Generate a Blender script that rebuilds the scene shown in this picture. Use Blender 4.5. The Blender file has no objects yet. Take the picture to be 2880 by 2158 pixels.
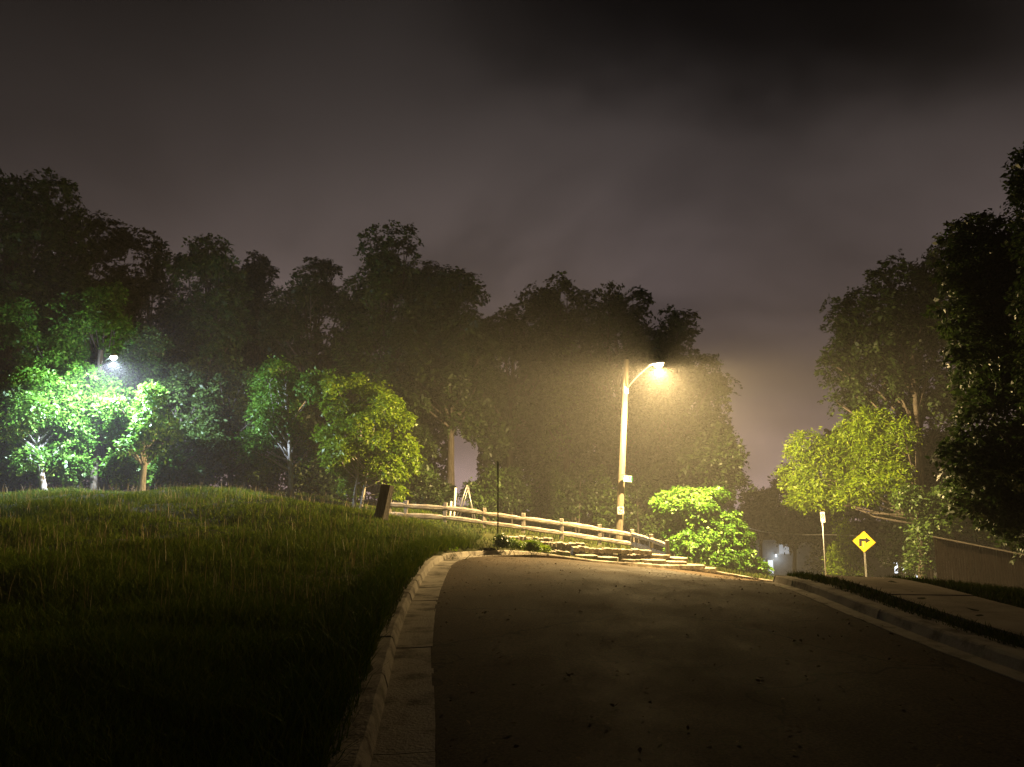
import bpy, math, numpy as np
from mathutils import Vector, Matrix

scene = bpy.context.scene
COL = scene.collection
R = math.radians

# ------------------------------------------------------------------ camera
FPX, PITCH, EYE = 2095.0, R(8.4), 1.75
cam_d = bpy.data.cameras.new('camera'); cam = bpy.data.objects.new('camera', cam_d); COL.objects.link(cam)
cam_d.sensor_width = 36; cam_d.lens = FPX / 2880 * 36; cam_d.clip_end = 2000; cam_d.clip_start = 0.05
cam.location = (0, 0, EYE); cam.rotation_euler = (math.pi / 2 + PITCH, 0, 0)
scene.camera = cam

# ------------------------------------------------------------------ view
vs = scene.view_settings
scene.display_settings.display_device = 'sRGB'
vs.view_transform = 'Standard'; vs.look = 'None'; vs.gamma = 1; vs.exposure = 0; vs.use_curve_mapping = False
cy = scene.cycles
cy.use_denoising = True
cy.max_bounces = 3; cy.diffuse_bounces = 1; cy.glossy_bounces = 1; cy.transmission_bounces = 2
cy.volume_bounces = 0; cy.transparent_max_bounces = 4
cy.sample_clamp_indirect = 4
cy.use_adaptive_sampling = True; cy.adaptive_threshold = 0.02

# ------------------------------------------------------------------ night sky: low cloud lit from below by the town
def build_world():
    w = bpy.data.worlds.new('World'); scene.world = w; w.use_nodes = True
    nt = w.node_tree; N = nt.nodes; L = nt.links; N.clear()
    out = N.new('ShaderNodeOutputWorld')
    geo = N.new('ShaderNodeTexCoord')
    sep = N.new('ShaderNodeSeparateXYZ'); L.new(geo.outputs['Generated'], sep.inputs[0])
    def m(op, a, b=None, c=None, clamp=False):
        n = N.new('ShaderNodeMath'); n.operation = op; n.use_clamp = clamp
        for i, v in enumerate((a, b, c)):
            if v is None: continue
            if isinstance(v, (int, float)): n.inputs[i].default_value = v
            else: L.new(v, n.inputs[i])
        return n.outputs[0]
    z = m('MAXIMUM', sep.outputs[2], 0.0)
    # cloud layer coordinates: direction projected on a flat cloud deck
    den = m('ADD', z, 0.46)
    u = m('DIVIDE', sep.outputs[0], den); v = m('DIVIDE', sep.outputs[1], den)
    cmb = N.new('ShaderNodeCombineXYZ'); L.new(u, cmb.inputs[0]); L.new(v, cmb.inputs[1])
    n1 = N.new('ShaderNodeTexNoise'); n1.inputs['Scale'].default_value = 1.3; n1.inputs['Detail'].default_value = 5
    n1.inputs['Roughness'].default_value = 0.48; n1.inputs['Distortion'].default_value = 0.3
    mp = N.new('ShaderNodeMapping'); mp.inputs['Location'].default_value = (SKY_OFF[0], SKY_OFF[1], 0.0)
    L.new(cmb.outputs[0], mp.inputs[0]); L.new(mp.outputs[0], n1.inputs['Vector'])
    cl = N.new('ShaderNodeMapRange'); cl.interpolation_type = 'SMOOTHSTEP'
    cl.inputs['From Min'].default_value = 0.33; cl.inputs['From Max'].default_value = 0.66
    cl.inputs['To Min'].default_value = 0.40; cl.inputs['To Max'].default_value = 1.32
    L.new(n1.outputs[0], cl.inputs['Value'])
    # gap in the cloud high ahead to the right
    gd = N.new('ShaderNodeVectorMath'); gd.operation = 'DISTANCE'
    gw = N.new('ShaderNodeVectorMath'); gw.operation = 'ADD'
    wn = N.new('ShaderNodeTexNoise'); wn.inputs['Scale'].default_value = 2.2; wn.inputs['Detail'].default_value = 4
    L.new(cmb.outputs[0], wn.inputs['Vector'])
    ws = N.new('ShaderNodeVectorMath'); ws.operation = 'MULTIPLY_ADD'
    ws.inputs[1].default_value = (.55, .55, 0); ws.inputs[2].default_value = (-.275, -.275, 0)
    L.new(wn.outputs['Color'], ws.inputs[0])
    L.new(cmb.outputs[0], gw.inputs[0]); L.new(ws.outputs[0], gw.inputs[1])
    sc = N.new('ShaderNodeVectorMath'); sc.operation = 'MULTIPLY'; sc.inputs[1].default_value = (1.0, 1.9, 1)
    L.new(gw.outputs[0], sc.inputs[0])
    L.new(sc.outputs[0], gd.inputs[0]); gd.inputs[1].default_value = (SKY_GAP[0], SKY_GAP[1] * 1.9, 0)
    gp = N.new('ShaderNodeMapRange'); gp.interpolation_type = 'SMOOTHSTEP'
    gp.inputs['From Min'].default_value = 0.08; gp.inputs['From Max'].default_value = 0.50
    gp.inputs['To Min'].default_value = 0.10; gp.inputs['To Max'].default_value = 1.0
    L.new(gd.outputs['Value'], gp.inputs['Value'])
    # the town's glow: strongest low down, towards the town ahead
    hz = m('POWER', m('SUBTRACT', 1.0, z, clamp=True), 3.3)
    az = N.new('ShaderNodeVectorMath'); az.operation = 'DOT_PRODUCT'
    az.inputs[1].default_value = Vector((0.16, 1, 0)).normalized()
    L.new(geo.outputs['Generated'], az.inputs[0])
    azf = m('POWER', m('MULTIPLY_ADD', az.outputs['Value'], 0.5, 0.5, clamp=True), 8.0)
    azf = m('MULTIPLY_ADD', azf, 0.95, 0.17)
    st = m('MULTIPLY', m('MULTIPLY', cl.outputs[0], gp.outputs[0]), m('MULTIPLY', m('MULTIPLY_ADD', hz, 1.0, 0.045), azf))
    cr = N.new('ShaderNodeValToRGB'); e = cr.color_ramp.elements
    e[0].position = 0.0; e[0].color = (0.74, 0.62, 0.58, 1); e[1].position = 0.75; e[1].color = (1.0, 0.70, 0.67, 1)
    L.new(hz, cr.inputs[0])
    bg = N.new('ShaderNodeBackground'); L.new(cr.outputs[0], bg.inputs[0])
    L.new(m('MULTIPLY', st, SKY_STRENGTH), bg.inputs[1])
    # last trace of daylight, sun far below the horizon
    sky = N.new('ShaderNodeTexSky'); sky.sky_type = 'NISHITA'; sky.sun_disc = False
    sky.sun_elevation = R(-8); sky.sun_rotation = R(40)
    b2 = N.new('ShaderNodeBackground'); b2.inputs[1].default_value = 0.05; L.new(sky.outputs[0], b2.inputs[0])
    ad = N.new('ShaderNodeAddShader'); L.new(bg.outputs[0], ad.inputs[0]); L.new(b2.outputs[0], ad.inputs[1])
    L.new(ad.outputs[0], out.inputs[0])
SKY_OFF = (3.1, 7.4); SKY_GAP = (0.27, 0.76); SKY_STRENGTH = 0.43
build_world()

# lamps of the place (built with their street lamps below)
AMBER, AMBER_W = (1.0, 0.69, 0.29), 58000.0
LED, LED_W = (0.66, 0.78, 1.0), 18000.0
HAZE = 0.0016

# ================================================================== helpers
def at(px, py, D):
    """point at depth D on the sight line through a photo pixel (2880 x 2158)"""
    cx = (px - 1440) / FPX; cyy = -(py - 1079) / FPX
    ry = math.cos(PITCH) - cyy * math.sin(PITCH); rz = math.sin(PITCH) + cyy * math.cos(PITCH)
    return Vector((cx * D / ry, D, EYE + rz * D / ry))

def fast_mesh(name, V, F):
    V = np.ascontiguousarray(V, dtype=np.float32); F = np.ascontiguousarray(F, dtype=np.int32)
    me = bpy.data.meshes.new(name); m, k = F.shape
    me.vertices.add(len(V)); me.vertices.foreach_set('co', V.ravel())
    me.loops.add(m * k); me.loops.foreach_set('vertex_index', F.ravel())
    me.polygons.add(m); me.polygons.foreach_set('loop_start', np.arange(0, m * k, k, dtype=np.int32))
    me.update(calc_edges=True); me.validate()
    return me

class MB:
    def __init__(s): s.v = []; s.f = []
    def add(s, V, F):
        o = len(s.v); s.v += [tuple(p) for p in V]; s.f += [tuple(i + o for i in f) for f in F]; return s
    def box(s, c, size, rot=None, jit=0, rng=None):
        h = [d / 2 for d in size]; V = []
        for x in (-1, 1):
            for y in (-1, 1):
                for z in (-1, 1):
                    p = Vector((x * h[0], y * h[1], z * h[2]))
                    if jit: p += Vector(rng.uniform(-jit, jit, 3))
                    if rot is not None: p = rot @ p
                    V.append(p + Vector(c))
        return s.add(V, [(0, 1, 3, 2), (4, 6, 7, 5), (0, 4, 5, 1), (2, 3, 7, 6), (0, 2, 6, 4), (1, 5, 7, 3)])
    def tube(s, pts, rad, n=10, cap=True):
        pts = [Vector(p) for p in pts]; V = []; F = []
        t0 = (pts[1] - pts[0]).normalized()
        a = Vector((1, 0, 0)) if abs(t0.x) < .9 else Vector((0, 1, 0))
        u = t0.cross(a).normalized()
        for i, p in enumerate(pts):
            t = (pts[min(i + 1, len(pts) - 1)] - pts[max(i - 1, 0)]).normalized()
            u = (u - t * u.dot(t)).normalized(); w = t.cross(u)
            r = rad[i] if hasattr(rad, '__len__') else rad
            for k in range(n):
                an = 2 * math.pi * k / n
                V.append(p + (u * math.cos(an) + w * math.sin(an)) * r)
        for i in range(len(pts) - 1):
            for k in range(n):
                k2 = (k + 1) % n
                F.append((i * n + k, i * n + k2, (i + 1) * n + k2, (i + 1) * n + k))
        if cap:
            F.append(tuple(range(n - 1, -1, -1))); F.append(tuple((len(pts) - 1) * n + k for k in range(n)))
        return s.add(V, F)
    def prism(s, poly, depth, rot, loc):
        """2-D outline (x, z) given thickness along y, then rotated and moved"""
        n = len(poly); V = []
        for d in (-depth / 2, depth / 2):
            for (x, z) in poly: V.append(rot @ Vector((x, d, z)) + Vector(loc))
        F = [tuple(range(n)), tuple(range(2 * n - 1, n - 1, -1))]
        for i in range(n):
            j = (i + 1) % n; F.append((i, n + i, n + j, j))
        return s.add(V, F)
    def mesh(s, name, smooth=False, bevel=0):
        me = bpy.data.meshes.new(name); me.from_pydata(s.v, [], s.f)
        import bmesh
        bm = bmesh.new(); bm.from_mesh(me); bmesh.ops.recalc_face_normals(bm, faces=bm.faces)
        if bevel: bmesh.ops.bevel(bm, geom=list(bm.edges), offset=bevel, segments=1, affect='EDGES', clamp_overlap=True)
        bm.to_mesh(me); bm.free()
        if smooth:
            for p in me.polygons: p.use_smooth = True
        return me
    def build(s, name, mat, parent=None, smooth=False, bevel=0):
        return obj(name, s.mesh(name, smooth, bevel), mat, parent)

def obj(name, me, mat=None, parent=None):
    o = bpy.data.objects.new(name, me); COL.objects.link(o)
    if mat is not None and me is not None and not me.materials: me.materials.append(mat)
    if parent is not None:
        o.parent = parent
        o.matrix_parent_inverse = parent.matrix_basis.inverted()
    return o
def empty(name, loc=(0, 0, 0)):
    o = bpy.data.objects.new(name, None); COL.objects.link(o); o.location = loc; o.empty_display_size = .2
    return o
def tag(o, label=None, cat=None, group=None, kind=None):
    if label: o['label'] = label
    if cat: o['category'] = cat
    if group: o['group'] = group
    if kind: o['kind'] = kind
    return o

# ------------------------------------------------------------------ materials
def mat(name, c1, c2=None, scale=5, rough=.8, detail=6, bump=0, bscale=None, stretch=None, spec=.3, metal=0,
        c3=None, lo=.35, hi=.65, coat=0):
    m = bpy.data.materials.new(name); m.use_nodes = True
    nt = m.node_tree; N = nt.nodes; L = nt.links
    b = N['Principled BSDF']; b.inputs['Roughness'].default_value = rough
    b.inputs['Specular IOR Level'].default_value = spec; b.inputs['Metallic'].default_value = metal
    tc = N.new('ShaderNodeTexCoord'); mp = N.new('ShaderNodeMapping'); L.new(tc.outputs['Object'], mp.inputs[0])
    if stretch: mp.inputs['Scale'].default_value = stretch
    n = N.new('ShaderNodeTexNoise'); n.inputs['Scale'].default_value = scale; n.inputs['Detail'].default_value = detail
    n.inputs['Roughness'].default_value = .62
    L.new(mp.outputs[0], n.inputs['Vector'])
    r = N.new('ShaderNodeValToRGB'); e = r.color_ramp.elements
    e[0].position = lo; e[0].color = (*c1, 1); e[1].position = hi; e[1].color = (*(c2 or c1), 1)
    if c3: x = e.new((lo + hi) / 2); x.color = (*c3, 1)
    L.new(n.outputs[0], r.inputs[0]); L.new(r.outputs[0], b.inputs['Base Color'])
    if bump:
        n2 = N.new('ShaderNodeTexNoise'); n2.inputs['Scale'].default_value = bscale or scale * 4; n2.inputs['Detail'].default_value = 5
        L.new(mp.outputs[0], n2.inputs['Vector'])
        bp = N.new('ShaderNodeBump'); bp.inputs['Strength'].default_value = bump; bp.inputs['Distance'].default_value = .03
        L.new(n2.outputs[0], bp.inputs['Height']); L.new(bp.outputs[0], b.inputs['Normal'])
    return m

def leaf_mat(name, c1, c2, c3, trans=.35, rough=.45, spec=.35):
    m = bpy.data.materials.new(name); m.use_nodes = True
    nt = m.node_tree; N = nt.nodes; L = nt.links
    b = N['Principled BSDF']; b.inputs['Roughness'].default_value = rough; b.inputs['Specular IOR Level'].default_value = spec
    g = N.new('ShaderNodeNewGeometry'); r = N.new('ShaderNodeValToRGB'); e = r.color_ramp.elements
    e[0].position = 0; e[0].color = (*c1, 1); e[1].position = 1; e[1].color = (*c3, 1); x = e.new(.55); x.color = (*c2, 1)
    L.new(g.outputs['Random Per Island'], r.inputs[0]); L.new(r.outputs[0], b.inputs['Base Color'])
    t = N.new('ShaderNodeBsdfTranslucent'); L.new(r.outputs[0], t.inputs[0])
    mx = N.new('ShaderNodeMixShader'); mx.inputs[0].default_value = trans
    L.new(b.outputs[0], mx.inputs[1]); L.new(t.outputs[0], mx.inputs[2]); L.new(mx.outputs[0], N['Material Output'].inputs[0])
    return m
def emit_mat(name, col, st):
    m = bpy.data.materials.new(name); m.use_nodes = True
    b = m.node_tree.nodes['Principled BSDF']; b.inputs['Base Color'].default_value = (*col, 1)
    b.inputs['Emission Color'].default_value = (*col, 1); b.inputs['Emission Strength'].default_value = st
    m.cycles.emission_sampling = 'NONE'
    return m

def asphalt_mat():
    m = bpy.data.materials.new('asphalt'); m.use_nodes = True
    nt = m.node_tree; N = nt.nodes; L = nt.links; b = N['Principled BSDF']
    tc = N.new('ShaderNodeTexCoord')
    def noise(sc, det, rough=.6, stretch=None):
        n = N.new('ShaderNodeTexNoise'); n.inputs['Scale'].default_value = sc; n.inputs['Detail'].default_value = det
        n.inputs['Roughness'].default_value = rough
        if stretch:
            mp = N.new('ShaderNodeMapping'); mp.inputs['Scale'].default_value = stretch
            L.new(tc.outputs['Object'], mp.inputs[0]); L.new(mp.outputs[0], n.inputs[0])
        else: L.new(tc.outputs['Object'], n.inputs[0])
        return n.outputs[0]
    big = noise(.35, 5, .6, (1.6, .5, 1)); fine = noise(38, 4, .7)
    r = N.new('ShaderNodeValToRGB'); e = r.color_ramp.elements
    e[0].position = .3; e[0].color = (.040, .030, .020, 1); e[1].position = .72; e[1].color = (.082, .060, .039, 1)
    L.new(big, r.inputs[0])
    r2 = N.new('ShaderNodeValToRGB'); e = r2.color_ramp.elements
    e[0].position = .34; e[0].color = (.30, .30, .30, 1); e[1].position = .70; e[1].color = (2.0, 1.9, 1.75, 1)
    L.new(fine, r2.inputs[0])
    mu = N.new('ShaderNodeMix'); mu.data_type = 'RGBA'; mu.blend_type = 'MULTIPLY'; mu.inputs[0].default_value = 1
    L.new(r.outputs[0], mu.inputs[6]); L.new(r2.outputs[0], mu.inputs[7])
    # cracks
    vo = N.new('ShaderNodeTexVoronoi'); vo.feature = 'DISTANCE_TO_EDGE'; vo.inputs['Scale'].default_value = .32
    wv = N.new('ShaderNodeVectorMath'); wv.operation = 'MULTIPLY_ADD'
    wn = N.new('ShaderNodeTexNoise'); wn.inputs['Scale'].default_value = 1.4; wn.inputs['Detail'].default_value = 6
    L.new(tc.outputs['Object'], wn.inputs[0]); L.new(wn.outputs['Color'], wv.inputs[0]); wv.inputs[1].default_value = (1.2, 1.2, 0)
    L.new(tc.outputs['Object'], wv.inputs[2]); L.new(wv.outputs[0], vo.inputs['Vector'])
    ck = N.new('ShaderNodeMapRange'); ck.inputs['From Min'].default_value = .002; ck.inputs['From Max'].default_value = .007
    ck.inputs['To Min'].default_value = .35; L.new(vo.outputs['Distance'], ck.inputs['Value'])
    mc = N.new('ShaderNodeMix'); mc.data_type = 'RGBA'; mc.blend_type = 'MULTIPLY'; mc.inputs[0].default_value = 1
    L.new(mu.outputs[2], mc.inputs[6]); L.new(ck.outputs[0], mc.inputs[7])
    L.new(mc.outputs[2], b.inputs['Base Color'])
    rr = N.new('ShaderNodeMapRange'); rr.inputs['From Min'].default_value = .35; rr.inputs['From Max'].default_value = .65
    rr.inputs['To Min'].default_value = .72; rr.inputs['To Max'].default_value = .88
    L.new(noise(.8, 6, .65, (1, .6, 1)), rr.inputs['Value']); L.new(rr.outputs[0], b.inputs['Roughness'])
    b.inputs['Specular IOR Level'].default_value = .035
    bp = N.new('ShaderNodeBump'); bp.inputs['Strength'].default_value = .4; bp.inputs['Distance'].default_value = .012
    ad = N.new('ShaderNodeMath'); ad.operation = 'MULTIPLY_ADD'; ad.inputs[1].default_value = 1.0
    L.new(noise(60, 3, .8), ad.inputs[0]); L.new(noise(5, 4), ad.inputs[2])
    L.new(ad.outputs[0], bp.inputs['Height']); L.new(bp.outputs[0], b.inputs['Normal'])
    return m

M = dict(
    asphalt=asphalt_mat(),
    concrete=mat('concrete', (.12, .102, .08), (.38, .34, .28), 2.2, .9, bump=.5, bscale=30, c3=(.33, .295, .245), spec=.04),
    gutter=mat('gutter_concrete', (.26, .235, .20), (.38, .35, .30), 2.5, .85, bump=.4, bscale=25),
    slab=mat('pavement_concrete', (.22, .185, .145), (.36, .31, .25), 1.3, .92, bump=.4, bscale=30, spec=.04),
    soil=mat('soil_and_thatch', (.020, .024, .008), (.05, .05, .018), 1.3, .95, spec=.02, bump=.6, bscale=9),
    grass=leaf_mat('field_grass', (.040, .085, .005), (.075, .118, .007), (.14, .155, .014), .15, .7, .02),
    lawn=leaf_mat('short_grass', (.035, .06, .010), (.06, .085, .016), (.10, .10, .030), .2, .7, .02),
    bark=mat('grey_brown_bark', (.035, .029, .024), (.11, .093, .076), 3, .9, bump=.9, bscale=9, stretch=(6, 6, 1.2)),
    palebark=mat('pale_bark', (.22, .20, .17), (.45, .42, .37), 3, .85, bump=.6, bscale=8, stretch=(5, 5, 1.2)),
    stump=mat('old_dark_wood', (.02, .017, .013), (.055, .045, .034), 3, .95, bump=.9, bscale=9, stretch=(6, 6, 1)),
    rail=mat('weathered_rail_wood', (.15, .125, .10), (.44, .39, .32), 2.2, .85, bump=.7, bscale=10, stretch=(1.2, 7, 7), c3=(.29, .25, .205)),
    post=mat('weathered_post_wood', (.15, .125, .10), (.38, .33, .27), 2.5, .85, bump=.7, bscale=9, stretch=(7, 7, 1.2)),
    pole=mat('utility_pole_wood', (.07, .058, .038), (.15, .128, .09), 2.5, .85, bump=.7, bscale=9, stretch=(7, 7, .7)),
    stone=mat('limestone', (.10, .085, .065), (.30, .265, .21), 4, .9, bump=1.0, bscale=12, c3=(.20, .175, .135)),
    darkstone=mat('grey_wall_stone', (.10, .085, .07), (.19, .165, .14), 3, .9, bump=.7, bscale=8),
    metal=mat('galvanised_steel', (.35, .35, .34), (.50, .50, .48), 6, .45, metal=.7),
    darkmetal=mat('dark_painted_steel', (.015, .016, .014), (.035, .035, .03), 6, .6),
    white=mat('white_paint', (.74, .73, .70), (.82, .81, .79), 4, .6),
    plate=mat('sign_white', (.34, .34, .33), (.42, .42, .41), 8, .5, spec=.1),
    yellow=mat('sign_yellow', (.82, .56, .015), (.88, .62, .02), 5, .5),
    black=mat('sign_black', (.012, .012, .012), (.02, .02, .02), 8, .5),
    red=mat('sign_red', (.60, .03, .02), (.66, .05, .03), 8, .45),
    green=mat('sign_green', (.01, .16, .06), (.015, .19, .075), 8, .45),
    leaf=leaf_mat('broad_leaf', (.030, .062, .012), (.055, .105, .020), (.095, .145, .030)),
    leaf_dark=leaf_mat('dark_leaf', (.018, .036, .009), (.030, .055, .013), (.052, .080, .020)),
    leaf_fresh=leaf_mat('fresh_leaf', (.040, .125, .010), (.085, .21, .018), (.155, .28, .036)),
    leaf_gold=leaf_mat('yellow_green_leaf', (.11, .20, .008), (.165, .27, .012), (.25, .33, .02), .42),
    siding=mat('pale_house_siding', (.55, .55, .56), (.66, .66, .67), 3, .7),
    roof=mat('house_roof_shingle', (.05, .045, .045), (.10, .09, .085), 6, .9),
    boards=mat('shade_dark_fence_board', (.016, .012, .009), (.032, .024, .018), 2.5, .95, bump=.6, bscale=9, stretch=(7, 7, 1), spec=.03),  # boards near black: shade from the trees put into their colour
    boardcap=mat('fence_cap_wood', (.16, .14, .11), (.28, .25, .20), 2.5, .85),
)

# ================================================================== terrain height
CP = np.array([
    (0, -10, 0), (5, -10, 0), (0, 0, 0), (5, 0, 0), (2, 8, 0), (-1.3, 10, 0), (5, 10, 0), (-1.4, 16, 0), (2, 15, 0), (5, 15, 0), (7, 15, 0),
    (-1.35, 19, .04), (-1.1, 22, -.03), (-.45, 23.5, -.13), (1.37, 26, -.41), (5.7, 29, -1.07), (10.8, 32, -1.95), (26, 38, -4.3),
    (4, 22, -.45), (8, 22, -1.05), (7, 18.5, -.5), (13, 25, -2.0), (9, 19, -.85), (17, 36, -2.75), (15, 32, -2.35), (15.4, 28, -1.9),
    (9, 12, -.05), (12, 10, -.15), (12, 16, -.75), (16.5, 23, -1.95), (20, 12, -.9), (22, 25, -2.6),
    (-5, 35, .40), (-3.14, 35, .28), (-1.29, 35, .02), (.53, 35, -.18), (2.34, 35, -.46), (4.11, 35, -.72), (5.65, 35, -.95), (6.7, 32, -1.25), (9, 35, -1.75),
    (.8, 32, -.55), (1.9, 30.9, -.70), (3.2, 29.6, -.90), (2.0, 28.0, -.68), (5, 30.6, -1.2), (-13.6, 34, 1.70), (-22, 33, 1.50), (-9, 30, 1.38), (-4.5, 26, .78), (-3, 22, .36), (-2.6, 17, .14), (-4, 12, .18), (-8, 12, .4), (-8, 20, .75), (-15, 20, .85), (-20, 10, .45),
    (-3, 5, .03), (-10, 3, .12), (-10, -8, .1), (-7.5, 32, .85),
    (-11, 38, 1.5), (-20, 42, 1.4), (-30, 40, 1.4), (-13, 55, 1.2), (-35, 55, 1.4), (0, 45, -.5), (0, 60, -1.3), (10, 45, -2.7), (10, 65, -4.2), (20, 60, -5.7),
    (25, 75, -7), (35, 72, -7), (0, 100, -4), (-40, 100, 1), (40, 100, -8), (40, 60, -6.5), (45, 43, -6.2), (45, 34, -5.6), (40, 20, -3.4), (40, 0, -1.5), (-60, 50, 2), (-60, 0, 1),
    (0, -40, 0), (60, -40, -2), (-60, -40, 1), (110, 60, -9), (110, 0, -5), (100, 130, -9), (-110, 60, 2), (-100, 130, 1), (0, 140, -6), (0, -110, 0), (-110, -100, 1), (110, -100, -3)], float)
_C = 2.0
def _phi(d2): return np.sqrt(d2 + _C * _C)
_A = _phi(((CP[:, None, :2] - CP[None, :, :2]) ** 2).sum(-1)); _n = len(CP)
_K = np.zeros((_n + 3, _n + 3)); _K[:_n, :_n] = _A + np.eye(_n) * -.02
_K[:_n, _n] = 1; _K[:_n, _n + 1:] = CP[:, :2]; _K[_n:, :_n] = _K[:_n, _n:].T
_W = np.linalg.solve(_K, np.concatenate([CP[:, 2], np.zeros(3)]))
def H(x, y):
    x = np.asarray(x, float); y = np.asarray(y, float); sh = x.shape
    P = np.stack([np.clip(x.ravel(), -110, 110), np.clip(y.ravel(), -110, 140)], -1); o = np.empty(len(P))
    for i in range(0, len(P), 20000):
        q = P[i:i + 20000]
        o[i:i + 20000] = _phi(((q[:, None] - CP[None, :, :2]) ** 2).sum(-1)) @ _W[:_n] + _W[_n] + q @ _W[_n + 1:]
    fx, fy = P[:, 0], P[:, 1]; w = np.clip((-3.2 - fx) / 3, 0, 1) * np.clip((60 - fy) / 20, 0, 1)
    o += w * (.07 * np.sin(.8 * fx + 1.4 * np.sin(.55 * fy)) + .05 * np.sin(1.7 * fy + .9 * fx + 1) + .035 * np.sin(3.1 * fx - 1.3 * fy))
    return o.reshape(sh) if sh else float(o[0])

def catmull(P, n=12):
    P = np.array(P, float); Q = np.vstack([2 * P[0] - P[1], P, 2 * P[-1] - P[-2]]); o = []
    for i in range(1, len(Q) - 2):
        for t in np.linspace(0, 1, n, endpoint=False):
            a, b, c, d = Q[i - 1], Q[i], Q[i + 1], Q[i + 2]
            o.append(.5 * (2 * b + (c - a) * t + (2 * a - 5 * b + 4 * c - d) * t * t + (3 * b - a - 3 * c + d) * t ** 3))
    o.append(P[-1]); return np.array(o)
def normals(P):
    t = np.gradient(P, axis=0); t /= np.linalg.norm(t, axis=1)[:, None]
    return np.stack([t[:, 1], -t[:, 0]], 1)              # to the right of travel

LEFT = [(-.15, -9), (-.3, 0), (-.49, 4.8), (-1.05, 10.1), (-1.42, 15.8), (-1.42, 19), (-1.05, 21.6), (-.35, 23.5), (1.37, 26), (5.7, 29), (10.8, 32), (26, 38), (46, 43)]
RIGHT = [(4.5, -9), (4.65, 0), (4.75, 5), (4.85, 10), (4.93, 13), (5.05, 15), (5.4, 16.6), (6.1, 18), (7.2, 19.3), (9.2, 20.9), (13, 23), (26, 28.5), (46, 34)]
CL = catmull(LEFT); CR = catmull(RIGHT)
NL = -normals(CL); NR = normals(CR)                      # outward on both sides
POLY = np.vstack([CL, CR[::-1]])
def inside(x, y):
    c = np.zeros(x.shape, bool); j = len(POLY) - 1
    for i in range(len(POLY)):
        xi, yi = POLY[i]; xj, yj = POLY[j]
        k = ((yi > y) != (yj > y)); k &= x < (xj - xi) * (y - yi) / ((yj - yi) or 1e-9) + xi
        c ^= k; j = i
    return c
def edge_dist(x, y):
    d = np.full(x.shape, 1e9)
    for C in (CL, CR):
        for a, b in zip(C[:-1], C[1:]):
            ab = b - a; t = np.clip(((x - a[0]) * ab[0] + (y - a[1]) * ab[1]) / (ab @ ab), 0, 1)
            d = np.minimum(d, np.hypot(x - a[0] - t * ab[0], y - a[1] - t * ab[1]))
    return d
def road_sd(x, y):
    x = np.asarray(x, float); y = np.asarray(y, float)
    d = edge_dist(x, y); return np.where(inside(x, y), -d, d)
def smooth(a, b, t):
    t = np.clip((t - a) / (b - a), 0, 1); return t * t * (3 - 2 * t)
LIFT = .115
def G(x, y):
    """ground surface outside the kerbs"""
    return H(x, y) + LIFT

# ------------------------------------------------------------------ ground sheet
xs = np.concatenate([np.linspace(-300, -70, 12), np.linspace(-66, -26, 20), np.linspace(-25, -9, 50), np.linspace(-8.8, 16, 130), np.linspace(16.4, 50, 70), np.linspace(54, 300, 20)])
ys = np.concatenate([np.linspace(-300, -30, 12), np.linspace(-24, 1, 20), np.linspace(1.4, 36, 170), np.linspace(36.6, 70, 50), np.linspace(74, 300, 20)])
X, Y = np.meshgrid(xs, ys)
SD = road_sd(X, Y)
Z = H(X, Y) + np.where(SD > .52, LIFT, -.16)
rg = np.random.default_rng(3)
Z += np.where(SD > 1.2, rg.normal(0, .018, Z.shape), 0)
nx, ny = len(xs), len(ys)
idx = np.arange(nx * ny).reshape(ny, nx)
F = np.stack([idx[:-1, :-1], idx[:-1, 1:], idx[1:, 1:], idx[1:, :-1]], -1).reshape(-1, 4)
g = obj('ground', fast_mesh('ground', np.stack([X, Y, Z], -1).reshape(-1, 3), F), M['soil'])
tag(g, 'dark grassy ground sloping down to the right', 'ground', kind='structure')

# ------------------------------------------------------------------ road
nc = 14; V = []
for a, b in zip(CL, CR):
    for t in np.linspace(0, 1, nc): V.append(a * (1 - t) + b * t)
V = np.array(V); zz = H(V[:, 0], V[:, 1])
tt = np.tile(np.linspace(0, 1, nc), len(CL)); zz = zz + .05 * (1 - (2 * tt - 1) ** 2)
idx = np.arange(len(V)).reshape(-1, nc)
F = np.stack([idx[:-1, :-1], idx[:-1, 1:], idx[1:, 1:], idx[1:, :-1]], -1).reshape(-1, 4)
me = fast_mesh('road', np.column_stack([V, zz]), F)
for p in me.polygons: p.use_smooth = True
road = obj('road', me, M['asphalt'])
tag(road, 'worn asphalt road bending right over the crest', 'road', kind='structure')

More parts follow.
